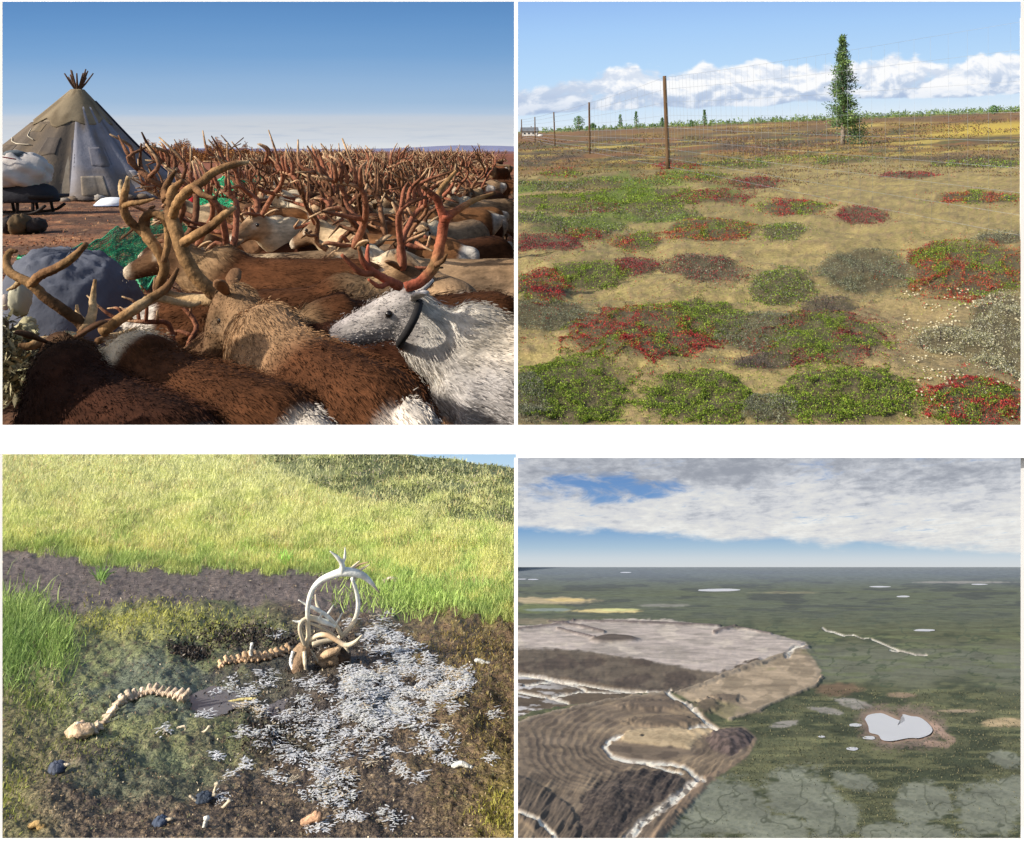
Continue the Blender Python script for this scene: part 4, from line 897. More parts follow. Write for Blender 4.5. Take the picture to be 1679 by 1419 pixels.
def patches():
    for (cx, cy, w_, h_, kind, lab) in PATCH:
        o = gB(cx, cy); o[2] = float(zgB(o[0], o[1], cx, cy)); Yc = o[1]; k = Yc / F                              # metres*10 per pixel across
        near = np.clip(700 / max(cy, 1), 1, 3)
        area = w_ * h_; n = int(np.clip(area * 5.2, 600, 27000))
        q = np.sqrt(rng.random(n * 2)); a = rng.uniform(0, 6.283, n * 2); q = q * np.where(rng.random(n * 2) < .14, 1.5, 1) * (.72 + .55 * fbm(np.cos(a) * 2 + cx, np.sin(a) * 2 + cy, 5))
        px = cx + q * np.cos(a) * w_ * 1.15; py = cy + q * np.sin(a) * h_ * 1.18
        px = px + (fbm(px * .03, py * .06, 77) - .5) * w_ * .7; py = py + (fbm(px * .03, py * .06, 78) - .5) * h_ * .7
        keep = (px > 849) & (px < 1690) & (py - horB(px) > 8) & (fbm(px * .06, py * .12, 9) + rng.normal(size=n * 2) * .12 > .3 + .07 * sstep(560, 640, py)); px, py, q = px[keep][:n], py[keep][:n], q[keep][:n]; n = len(px)
        Y = hB * F / (py - horB(px)); X = (px - CX) / F * Y
        hgt = {'grey': 1.1, 'greyd': 1.3, 'pale': 1.2}.get(kind, .75) * .42 * np.clip(k / .05, .5, 2.2)
        Z = zgB(X, Y, px, py) + rng.random(n) ** .7 * hgt * np.clip(1.05 - q ** 2, .08, 1.05) + .05
        D = rng.normal(size=(n, 3)) * (1, 1, .5) + (0, 0, .75); lf = np.clip(2.3 * k, .1, 3) * rng.uniform(.6, 1.4, n)
        pal = PAL[kind]
        if kind in ('mix', 'mixr', 'red'):                                    # colours gather in clumps, red towards the rim
            cl = fbm(px * .035, py * .07, 12) + rng.normal(size=n) * .1 + (q - .6) * (.25 if kind == 'mix' else .05)
            if kind == 'red': ci = np.where(cl > .46, rng.integers(0, 4, n), 4); pal = np.vstack([pal, PAL['green']]); ci = np.where(cl < .43, 5 + rng.integers(0, 5, n), ci)
            else: g = len(PAL['green']) * (2 if kind == 'mix' else 1); ci = np.where(cl > (.6 if kind == 'mix' else .5), g + rng.integers(0, len(pal) - g, n), rng.integers(0, g, n))
        else: ci = rng.integers(0, len(pal), n)
        col = pal[ci] * rng.uniform(.6, 1.35, (n, 1))
        P = np.stack([X, Y, Z], 1) - o; root = empty('shrub_patch', o, 1, label=lab, cat='shrub', group='low shrub patches on the lichen ground')
        mb = MB(); leaves(mb, P, D, lf, lf * (.5 if kind not in ('grey', 'greyd', 'pale') else .3), np.clip(col, .004, .8)); f = mb.build('foliage', M_shrub, root); f['kind'] = 'stuff'
        if w_ > 30:
            mb = MB()
            for i in range(18):
                t = rng.integers(0, n); p = P[t]; g = P[t] * (1, 1, 1) - (0, 0, 1.0); tube(mb, [g, p + rng.normal(size=3) * .3], [.06, .02], 4, 1, alb((84, 66, 54), .7))
            f = mb.build('twigs', M_dark, root); f['kind'] = 'stuff'
patches()
def lichen_tufts():
    mb = MB(); n = 20000; py = 268 + 440 * rng.random(n) ** .8; px = rng.uniform(850, 1690, n); ok = (patch_mask(px, py) < .5) | (rng.random(n) < .3); px, py = px[ok], py[ok]; n = len(px)
    Y = hB * F / (py - horB(px)); X = (px - CX) / F * Y; P = np.stack([X, Y, zgB(X, Y, px, py) + .02], 1)
    pal = np.array([alb(c, .66) for c in ((150, 134, 86), (128, 112, 76), (172, 156, 104), (100, 90, 66), (118, 116, 68), (146, 128, 104))]); lg = np.clip(2.6 * Y / F, .1, 1.2) * rng.uniform(.4, 1.2, n)
    blades(mb, P, rng.normal(size=(n, 3)) * (1, 1, .3) + (0, 0, .6), lg, lg * .16, pal[rng.integers(0, 6, n)] * rng.uniform(.7, 1.2, (n, 1)), .4)
    m = 900; px = rng.uniform(1480, 1690, m); py = rng.uniform(470, 690, m); Y = hB * F / (py - horB(px)); X = (px - CX) / F * Y
    for k in range(0, m, 1):
        if fbm(px[k] * .03, py[k] * .05, 3) > .5: ball(mb, (X[k], Y[k], float(zgB(X[k], Y[k], px[k], py[k])) + .1), np.array([1.5, 1.5, 1.1]) * rng.uniform(.6, 1.5) * Y[k] / F, alb((214, 206, 176), .8), 6, 4, .5)
    tag(mb.build('lichen_and_grass', M_shrub), kind='stuff', label='straw coloured lichen and dry grass between the shrub patches', cat='grass')
lichen_tufts()
def far_heath():
    mb = MB(); n = 30000; dr = 5 + 110 * rng.random(n) ** 1.3; px = rng.uniform(850, 1690, n); st = fbm(px * .014, dr * .18, 91, 4); ok = st > .47; px, dr, st = px[ok], dr[ok], st[ok]; n = len(px)
    Y = hB * F / dr; X = (px - CX) / F * Y; py = dr + horB(px); k = Y / F
    P = np.stack([X, Y, zgB(X, Y, px, py)], 1); pal = np.array([alb(c, .64) for c in ((116, 84, 62), (94, 84, 60), (126, 112, 62), (100, 72, 62), (84, 80, 56), (132, 104, 64))])
    ci = np.clip((fbm(px * .02, dr * .2, 95) * 9 - 1.5 + rng.normal(size=n) * .7).astype(int), 0, 5)
    leaves(mb, P, rng.normal(size=(n, 3)) * (1, 1, .3) + (0, 0, 1.0), np.clip(k * 3.2, 0, 2.2) * rng.uniform(.6, 1.5, n), np.clip(k * 1.6, 0, 1.2), pal[ci] * rng.uniform(.7, 1.25, (n, 1)))
    tag(mb.build('heath', M_shrub), kind='stuff', label='brown and olive dwarf birch heath beyond the fence', cat='heath')
far_heath()
# ---- fence
M_post = material('fence_wood', alb((100, 78, 56), .9), rough=.9, var=.4, scale=.9, stretch=(3, 3, .35), bump=.5, double=.2)
M_wire = material('fence_wire', alb((150, 158, 166), .7), rough=.5, var=.1, scale=1, bump=0, metal=.4)
def fence():
    root = empty('wire_fence', gB(1096, 277), 1, label='tall wire mesh fence on thin wooden posts crossing the tundra', cat='fence'); o = np.array(root.location)
    posts = [(1677.5, 398, 1677, 30, 4.5), (1096, 278, 1089.5, 125, 3.4), (967, 252, 966, 168, 1.7), (910, 240, 908, 184, 1.2), (877.5, 232, 877, 192, 1.0), (855.5, 228, 855, 196, .9)]
    B = []; T = []
    for i, (bx, by, tx, ty, r) in enumerate(posts):
        b = gB(bx, by); t = at(tx, ty, b[1]); B.append(b); T.append(t); k = b[1] / F
        mb = MB(); tube(mb, [b - o - (0, 0, .8), b * .5 + t * .5 - o, t - o], [r * k * 1.05, r * k, r * k * .88], 9, 3, wob=.08); mb.build('post', M_post if i else material('pale_post', alb((206, 206, 202), .8), scale=.9, var=.15), root)
    def span(i, u, v):
        return (B[i] * (1 - u) + B[i + 1] * u) * (1 - v) + (T[i] * (1 - u) + T[i + 1] * u) * v
    # the run goes on past the near post, out of the frame
    for v in (.03, .12, .22, .33, .45, .58, .72, .86, .985):
        mb = MB(); pts = []
        for i in range(len(posts) - 1):
            for u in np.linspace(0, 1, 7)[:-1]: p = span(i, u, v); pts.append(p + (0, 0, -.35 * math.sin(math.pi * u) * (.4 + v)) - o)
        pts.append(span(len(posts) - 2, 1, v) - o); r = np.array([np.clip((p + o)[1] / F * .17, .01, .15) for p in pts])
        tube(mb, pts, r, 4, 1); mb.build('wire', M_wire, root)
    Lg = [(i, u) for i, m in ((0, 42), (1, 14)) for u in (np.arange(m) + .5) / m]
    for i, u in Lg:
        mb = MB(); pts = [span(i, u, v) + (0, 0, -.35 * math.sin(math.pi * u) * (.4 + v)) - o for v in (.02, .5, .985)]
        tube(mb, pts, np.clip(span(i, u, .5)[1] / F * .13, .01, .15), 4, 1); mb.build('wire', M_wire, root)
fence()
# ---- trees and cabin
M_bark = material('bark', alb((122, 112, 100), .8), rough=.9, var=.4, scale=.6, bump=.5, double=.2)
M_needle = material('needles', attr=True, rough=.8, var=.25, scale=.3, bump=0, trans=.2)
def larch():
    b = gB(1382, 238); k = b[1] / F; root = empty('larch_tree', b, 1, label='tall slim green larch standing alone on the horizon at the right', cat='tree')
    Hh = 178 * k; mb = MB(); tube(mb, [(0, 0, -1), (.5 * k, 0, Hh * .3), (-.5 * k, 0, Hh * .65), (2 * k, 0, Hh * .98)], [4.2 * k, 3.4 * k, 2.2 * k, .5 * k], 8, 4); mb.build('trunk', M_bark, root)
    cb = MB(); lb = MB(); pal = np.array([alb(c, .62) for c in ((74, 100, 66), (92, 118, 70), (58, 80, 62), (112, 136, 80), (76, 100, 76))])
    prof = lambda t: np.interp(t, [0, .12, .2, .35, .5, .62, .8, .9, 1], [6, 16, 27, 25, 19, 15, 8, 3.8, 1]) * k
    for i in range(105):
        t = .17 + .82 * (i / 104.); a = rng.uniform(0, 6.28); ln = prof(t) * rng.uniform(.55, 1.2); z = t * Hh; dr = .25 if t < .6 else .5
        s = np.array([0, 0, z]); e = s + np.array([math.cos(a) * ln, math.sin(a) * ln, ln * dr * rng.uniform(.3, 1.2)])
        tube(lb, [s, e], [.9 * k * (1.1 - t), .25 * k], 4, 1)
        m = int(52 + 60 * (1 - t)); u = rng.random(m) ** .75; P = s + (e - s) * u[:, None] + rng.normal(size=(m, 3)) * (1.6 * k + .12 * ln)
        leaves(cb, P, rng.normal(size=(m, 3)) + (e - s) / ln + (0, 0, .4), rng.uniform(2.6, 5.2, m) * k, rng.uniform(1.2, 2.4, m) * k, np.clip(pal[rng.integers(0, 5)] * rng.uniform(.65, 1.35, (m, 1)), .004, .6))
    for i in range(60):
        P = np.array([22 * k, 0, 22 * k]) + rng.normal(size=(14, 3)) * (11, 8, 13) * np.array([k, k, k]); P[:, 2] = np.abs(P[:, 2]); leaves(cb, P, rng.normal(size=(14, 3)), 4 * k, 1.8 * k, pal[rng.integers(0, 5, 14)])
    f = cb.build('crown', M_needle, root); f['kind'] = 'stuff'; lb.build('limbs', M_bark, root)['kind'] = 'stuff'
larch()
def small_tree(px, py, hpx, wpx, lab, kind='spruce'):
    b = gB(px, py); k = b[1] / F; root = empty('distant_tree', b, 1, label=lab, cat='tree', group='small trees far out on the plain'); mb = MB(); tube(mb, [(0, 0, -k), (0, 0, hpx * k * .9)], [1.1 * k, .3 * k], 5, 1); mb.build('trunk', M_bark, root)
    cb = MB(); m = int(160 + wpx * 16); t = rng.random(m) ** .8; r = (wpx * .5 * (1 - t) + .6 if kind == 'spruce' else wpx * .5 * np.sqrt(np.clip(1 - (2 * t - 1) ** 2, 0, 1)) + .4) * np.sqrt(rng.random(m)); a = rng.uniform(0, 6.28, m)
    P = np.stack([np.cos(a) * r, np.sin(a) * r, (.12 + .88 * t) * hpx], 1) * k; leaves(cb, P, rng.normal(size=(m, 3)), 2.6 * k, 1.3 * k, alb((84, 116, 68), .62) * rng.uniform(.55, 1.35, (m, 1))); cb.build('crown', M_needle, root)['kind'] = 'stuff'
small_tree(949, 215.5, 24, 19, 'round bushy green tree between the small posts at the left', 'round')
small_tree(1017, 212, 23, 8, 'left one of two thin spruces left of the tall post'); small_tree(1043, 211, 27, 9, 'right one of two thin spruces left of the tall post'); small_tree(1155, 207, 26, 9, 'thin spruce on the skyline between the tall post and the larch')
small_tree(1086, 209, 15, 6, 'tiny spruce seen just beside the tall post'); small_tree(1133, 208, 10, 6, 'lowest spruce right of the tall post'); small_tree(972, 213, 10, 10, 'low bush beside the second small post', 'round'); small_tree(1630, 188, 14, 16, 'low green bush on the plain at the far right', 'round')
def far_treeline():
    mb = MB(); pal = np.array([alb(c, .7) for c in ((98, 122, 66), (84, 108, 66), (120, 140, 72), (92, 112, 84))])
    for i in range(760):
        px = rng.uniform(890, 1700); dr = rng.uniform(4.2, 9); Y = hB * F / dr; b = at(px, horB(px) + dr, Y); k = Y / F; h = rng.uniform(2.5, 7.5) * (1.2 if px > 1080 else .8) ; m = 12; t = rng.random(m)
        P = b + np.stack([rng.normal(size=m) * (1 - t) * 1.5, rng.normal(size=m), t * h], 1) * k; leaves(mb, P, rng.normal(size=(m, 3)) + (0, 0, .6), 2.6 * k, 1.5 * k, pal[rng.integers(0, 4)] * rng.uniform(.7, 1.25, (m, 1)))
    tag(mb.build('treeline', M_needle), kind='stuff', label='thin green belt of trees along the skyline', cat='forest')
far_treeline()
def cabin():
    b = gB(868, 223); k = b[1] / F; root = empty('cabin', b, 1, rz=-.15, label='small pale cabin with a dark grey roof at the far left edge', cat='cabin')
    mb = MB(); box(mb, (0, 0, 3.5 * k), np.array([26, 12, 8]) * k, alb((206, 204, 200), .85)); mb.build('wall', M_canvas_b, root, False)
    mb = MB(); x, y = 14.5 * k, 8 * k; V = [(-x, -y, 6.8 * k), (x, -y, 6.8 * k), (x, 0, 13 * k), (-x, 0, 13 * k), (-x, y, 6.8 * k), (x, y, 6.8 * k)]; V2 = [(a, c, d + 1 * k) for a, c, d in V]
    mb.add(V + V2, [[0, 3, 2, 1], [3, 4, 5, 2], [6, 7, 8, 9], [9, 8, 11, 10], [0, 1, 7, 6], [4, 10, 11, 5]]); mb.addf(0, [[0, 6, 9, 3], [3, 9, 10, 4], [1, 2, 8, 7], [2, 5, 11, 8]]); mb.build('roof', material('roof_felt', alb((98, 104, 112), .8), scale=.05, var=.2), root, False)
    mb = MB(); box(mb, (3 * k, 0, 14 * k), np.array([1.5, 1.5, 4]) * k, alb((120, 110, 104), .8)); mb.build('chimney', M_canvas_b, root, False)
    for dx in (-7, 0, 7): mb = MB(); box(mb, (dx * k, -6.1 * k, 4 * k), np.array([3, .4, 3]) * k, (.03, .035, .04)); mb.build('window', M_canvas_b, root, False)
    b2 = gB(886, 224); r2 = empty('white_tank', b2, 1, label='low white tank on the ground right of the pale cabin', cat='tank'); mb = MB(); ball(mb, (0, 0, 1.4 * k), np.array([4, 2, 1.6]) * k, (.8, .8, .78), 12, 8); mb.build('shell', M_canvas_b, r2); mb = MB(); box(mb, (0, 0, .3 * k), np.array([5, 2, .7]) * k, (.3, .3, .3)); mb.build('cradle', M_canvas_b, r2)
M_canvas_b = material('painted_board', attr=True, rough=.8, var=.08, scale=.05, bump=0)
cabin()
# ================================================================ SITE 3: carcass on the mud slope (2:1)
hC = HC * SCC
HORC = 700.
def rowtopC(x): return np.interp(x, [-200, 560, 640, 700, 760, 843, 900], [722, 727, 741, 748, 757, 770, 778])
Y1, Y2 = hC * F / (905 - HORC), 40.
def rowC(x, Y):
    """row at which the ground shows at distance Y"""
    flat = HORC + hC * F / np.maximum(Y, 1e-3); t = np.clip((Y - Y1) / (Y2 - Y1), 0, 1); top = rowtopC(x)
    hill = 905 + (top - 905) * t ** .72
    return np.where(Y < Y1, flat, hill)
def YC(x, y):
    t = np.clip((905 - y) / (905 - rowtopC(x)), 0, 1) ** (1 / .72)
    return np.where(y > 905, hC * F / (np.maximum(y, 902) - HORC), Y1 + (Y2 - Y1) * t)
NC = Vector((0, (HORC - CY) / F, 1)).normalized()      # upright of the slope
UPC = np.array(NC)
EC = .7
GAIN = 1.0
def PC0(x, y):
    Y = YC(x, y); return np.stack([(x - CX) / F * Y, Y, (CY - y) / F * Y], -1)
def bumpC(X, Yp, Yd):
    n1 = fbm(X * .012, Yp * .02, 3); n2 = fbm(X * .05, Yp * .08, 5); n3 = fbm(X * .16, Yp * .22, 7)
    b = ((n1 - .5) * .22 + (n2 - .5) * .08 + (n3 - .5) * .04) * np.clip(Yd / 10, .4, 1.5)
    pud = np.minimum(np.hypot((X - 352) / 38, (Yp - 1143) / 26), np.hypot((X - 478) / 40, (Yp - 1158) / 20)); flat = sstep(1.9, 1.15, pud)
    b = b * (1 - .7 * sstep(1010, 960, Yp) * sstep(900, 930, Yp))
    return b * (1 - .45 * flat) - .055 * sstep(1.5, .8, pud)
def PC(x, y, dz=0):
    x = np.asarray(x, float); y = np.asarray(y, float); P = PC0(x, y); return P + bumpC(x, y, P[..., 1])[..., None] * UPC
GR = [(-60, 893), (5, 900), (60, 905), (100, 915), (200, 930), (330, 935), (420, 940), (520, 940), (560, 948), (610, 955), (660, 972), (700, 990), (760, 1006), (800, 1012), (900, 1020), (900, 700), (-60, 700)]
M_mud = material('wet_mud', attr=True, rough=.55, var=.6, scale=11, bump=.7, bscale=30, double=.06, spec=.35)
def mud_ground():
    nx = 330; rows = np.concatenate([np.linspace(1400, 906, 330), np.linspace(904, 700, 90)]); xs = np.linspace(-70, 844.5, nx)
    X, Yp = np.meshgrid(xs, rows); Yp2 = np.maximum(Yp, rowtopC(X)); P = PC0(X, Yp2)
    n1 = fbm(X * .012, Yp * .02, 3); n2 = fbm(X * .05, Yp * .08, 5); n3 = fbm(X * .16, Yp * .22, 7)
    g = sstep(4, -14, sdf_poly(GR, X, Yp) + (n2 - .5) * 30)
    P = PC(X, Yp2)
    c = np.zeros(X.shape + (3,)); c[:] = alb((80, 69, 58), EC); n5 = fbm(X * .33, Yp * .45, 55, 3)
    c = mixc(c, alb((118, 100, 76), EC), sstep(.5, .68, n3) * .7); c = mixc(c, alb((58, 48, 42), EC), sstep(.52, .66, n2) * .8)
    c = mixc(c, alb((52, 45, 40), EC), sstep(.52, .66, n5) * .75); c = mixc(c, alb((136, 118, 94), EC), sstep(.42, .3, n5) * .5)
    al = sstep(1.25, .55, np.hypot((X - 250) / 260, (Yp - 1095) / 150) + (n1 - .5) * .9); c = mixc(c, alb((112, 118, 76), EC), al * .8 * sstep(.3, .55, n3 + .1)); c = mixc(c, alb((84, 92, 82), EC), sstep(.9, .4, np.hypot((X - 260) / 170, (Yp - 1130) / 80) + (n2 - .5)) * .7)
    c = mixc(c, alb((78, 88, 66), EC), sstep(1.1, .5, np.hypot((X - 230) / 160, (Yp - 1270) / 60) + (n2 - .5) * .9) * .55)
    c = mixc(c, alb((108, 106, 66), EC), sstep(150, 20, X + 90 * (n1 - .5)) * sstep(960, 1100, Yp) * .6)
    c = mixc(c, alb((140, 138, 80), EC), sstep(1.1, .4, np.hypot((X - 230) / 200, (Yp - 1030) / 35) + (n2 - .5)) * .6)
    mo = sstep(-60, 60, (X - 640) * .55 + (1000 - Yp) * .18 + 90 * (n1 - .5) + 60 * (n2 - .5)); c = mixc(c, alb((112, 90, 62), EC), mo * .6); c = mixc(c, alb((112, 104, 58), EC), mo * sstep(.5, .62, n3) * .5)
    c = mixc(c, alb((130, 118, 58), EC), sstep(760, 850, X + 70 * (n2 - .5)) * sstep(1180, 1330, Yp) * .7)
    dk = sstep(1.1, .5, np.hypot((X - 500) / 190, (Yp - 1120) / 105) + (n2 - .5) * .8); c = mixc(c, alb((66, 60, 56), EC), dk * .8)
    path = sstep(10, -10, Yp - np.interp(X, [0, 130, 250, 400, 520, 620, 700], [1010, 1000, 985, 985, 1000, 1020, 990]) + 30 * (n2 - .5)) * (1 - g) * sstep(690, 600, X)
    c = mixc(c, alb((106, 95, 89), EC), path * .92); c = mixc(c, alb((72, 62, 58), EC), path * sstep(.5, .7, n3) * .8)
    c = mixc(c, alb((180, 184, 116), EC), g); c = mixc(c, alb((118, 112, 70), EC), g * sstep(.5, .65, n2) * .7)
    # far right hillside: dark heath
    he = sstep(-15, 15, (X - np.interp(Yp, [745, 770, 790, 815, 845, 870], [430, 455, 500, 590, 700, 900])) + 60 * (n2 - .5)) * g; c = mixc(c, alb((96, 102, 62), EC), he * .85); c = mixc(c, alb((160, 168, 96), EC), he * sstep(.52, .64, fbm(X * .012, Yp * .07, 14)) * .8)
    mb = MB(); grid(mb, nx, len(rows), P.reshape(-1, 3), c.reshape(-1, 3)); tag(mb.build('ground', M_mud), kind='structure')
mud_ground()
M_grass = material('grass_blade', attr=True, rough=.6, var=.12, scale=1, bump=0, trans=.3)
def slope_grass():
    mb = MB(); n = 190000; py = 722 + 300 * rng.random(n) ** .85; px = rng.uniform(-40, 842, n)
    sd = sdf_poly(GR, px, py) + (fbm(px * .05, py * .08, 5) - .5) * 34; ok = (sd < rng.uniform(-10, 8, n)) & (py > rowtopC(px) + 1); he = (px > np.interp(py, [745, 770, 790, 815, 845, 870], [430, 455, 500, 590, 700, 900]) + 50 * (fbm(px * .05, py * .08, 5) - .5)) & (fbm(px * .012, py * .07, 14) < .6)
    ok &= ~(he & (rng.random(n) < .8)); px, py, sd = px[ok], py[ok], sd[ok]; n = len(px); P = PC(px, py); k = P[:, 1] / F
    up = np.clip((py - 740) / 200, 0, 1); far = np.array(alb((214, 221, 140), .6)); a = np.array(alb((190, 200, 114), .6)); b = np.array(alb((146, 164, 96), .6)); br = np.array(alb((184, 160, 120), .6))
    m = fbm(px * .03, py * .06, 8); col = far * (1 - up[:, None]) + a * up[:, None]; t = sstep(.45, .6, m + rng.normal(size=n) * .1) * up; col = col * (1 - t[:, None]) + b * t[:, None]
    t = (rng.random(n) < .13) * sstep(.45, .6, fbm(px * .02, py * .05, 18)) ; col = col * (1 - t[:, None]) + br * t[:, None]; t = sstep(-26, 0, sd)[:, None] * .6; col = col * (1 - t) + np.array(alb((98, 120, 62), .6)) * t
    blades(mb, P, np.tile(UPC, (n, 1)) + rng.normal(size=(n, 3)) * .33, np.clip(k * 11.5, .04, .34) * (.55 + .9 * fbm(px * .04, py * .08, 44)) * rng.uniform(.5, 1.45, n) * (.55 + .45 * up), np.clip(k * 1.15, .005, .04), np.clip(col * rng.uniform(.75, 1.25, (n, 1)), .01, .8), .35)
    # the lush tuft at the left edge, tufts at the right, sparse shoots in the mud
    for (cx, cy, w_, h_, m, L, cc) in ((12, 1055, 58, 62, 1700, 28, (112, 134, 74)), (90, 1065, 36, 40, 600, 22, (124, 144, 80)), (36, 1010, 50, 30, 500, 28, (140, 158, 92)), (690, 980, 110, 26, 2200, 20, (150, 170, 96)), (166, 950, 8, 8, 50, 24, (110, 140, 70)), (465, 925, 10, 8, 60, 20, (140, 190, 90)), (120, 1230, 130, 60, 500, 5, (120, 124, 70)), (60, 1150, 70, 40, 500, 8, (118, 128, 70)), (20, 1300, 40, 60, 260, 8, (128, 132, 66)), (820, 1340, 44, 46, 420, 7, (140, 136, 62)), (800, 1180, 60, 120, 500, 5, (124, 112, 64)), (780, 1060, 80, 50, 700, 6, (128, 114, 66)), (250, 1020, 180, 30, 1500, 6, (150, 150, 80))):
        x = cx + rng.normal(size=m) * w_ * .5; y = cy + rng.normal(size=m) * h_ * .5; q = (x < 843) & (y < 1395) & (x > -60); x, y = x[q], y[q]; m = len(x); P = PC(x, y); k = P[:, 1] / F
        blades(mb, P, np.tile(UPC, (m, 1)) + rng.normal(size=(m, 3)) * .38, L * k * rng.uniform(.5, 1.3, m), 1.7 * k, alb(cc, .6) * rng.uniform(.6, 1.35, (m, 1)), .5)
    tag(mb.build('grass', M_grass), kind='stuff', label='pale green tundra grass on the slope with lush tufts at the mud edge', cat='grass')
slope_grass()
def hill_heath():
    mb = MB(); n = 16000; py = rng.uniform(742, 862, n); px = rng.uniform(400, 843, n); ok = (px > np.interp(py, [745, 770, 790, 815, 845, 870], [430, 455, 500, 590, 700, 900]) + 50 * (fbm(px * .05, py * .08, 5) - .5)) & (py > rowtopC(px) + 2) & (fbm(px * .02, py * .09, 19) > .44); px, py = px[ok], py[ok]; n = len(px)
    P = PC(px, py); k = P[:, 1] / F; pal = np.array([alb(c, .6) for c in ((84, 92, 58), (70, 76, 56), (110, 108, 74), (120, 128, 80), (150, 142, 120))])
    leaves(mb, P + UPC * (rng.random(n) * .12)[:, None], rng.normal(size=(n, 3)) + UPC, 4 * k * rng.uniform(.5, 1.4, n), 2.2 * k, pal[np.clip((fbm(px * .05, py * .1, 21) * 8 - 2 + rng.normal(size=n) * .8).astype(int), 0, 4)] * rng.uniform(.6, 1.2, (n, 1)))
    tag(mb.build('heath', M_shrub), kind='stuff', label='dark low heath on the far hillside under the sky corner', cat='heath')
hill_heath()
def mud_crumbs():
    mb = MB(); n = 26000; px = rng.uniform(-20, 842, n); py = rng.uniform(915, 1392, n); ok = (fbm(px * .02, py * .03, 31) + rng.normal(size=n) * .12 > .45) & (sdf_poly(GR, px, py) > 0) & ((py > 1000) | (rng.random(n) < .35)); px, py = px[ok], py[ok]; n = len(px); P = PC(px, py); k = P[:, 1] / F
    pal = np.array([alb(c, .62) for c in ((66, 56, 48), (98, 82, 64), (46, 40, 36), (128, 114, 92), (88, 90, 66), (170, 158, 134))])
    leaves(mb, P + UPC * .004, rng.normal(size=(n, 3)) + UPC * .2, rng.uniform(1.5, 6, n) * k, rng.uniform(.8, 2.6, n) * k, pal[rng.choice(6, n, p=(.24, .24, .2, .14, .13, .05))] * rng.uniform(.7, 1.3, (n, 1)))
    tag(mb.build('peat_crumbs', M_leaf_dull), kind='stuff', label='crumbs of dark peat and dead stalks on the mud', cat='mud')
mud_crumbs()
# ---- puddles
M_water = material('still_water', alb((112, 111, 114), .8), rough=.16, var=.12, scale=2, bump=.03, spec=.5)  # grey base colour stands in for sky mirrored in the puddles
def puddle(cx, cy, w_, h_, seed):
    a = np.linspace(0, 2 * np.pi, 40, endpoint=False); k = .55 + .9 * fbm(np.cos(a) * 1.5 + seed, np.sin(a) * 1.5 + seed, seed, 3); P = PC0(cx + np.cos(a) * w_ * k * 1.25, cy + np.sin(a) * h_ * k * 1.25) + UPC * -.042
    c = PC0(cx, cy) + UPC * -.042 ; mb = MB(); mb.add(np.vstack([P, c]), np.stack([np.arange(40), (np.arange(40) + 1) % 40, np.full(40, 40)], 1)); tag(mb.build('water', M_water, None, False), kind='structure')
puddle(352, 1143, 36, 23, 3); puddle(478, 1158, 36, 16, 5)
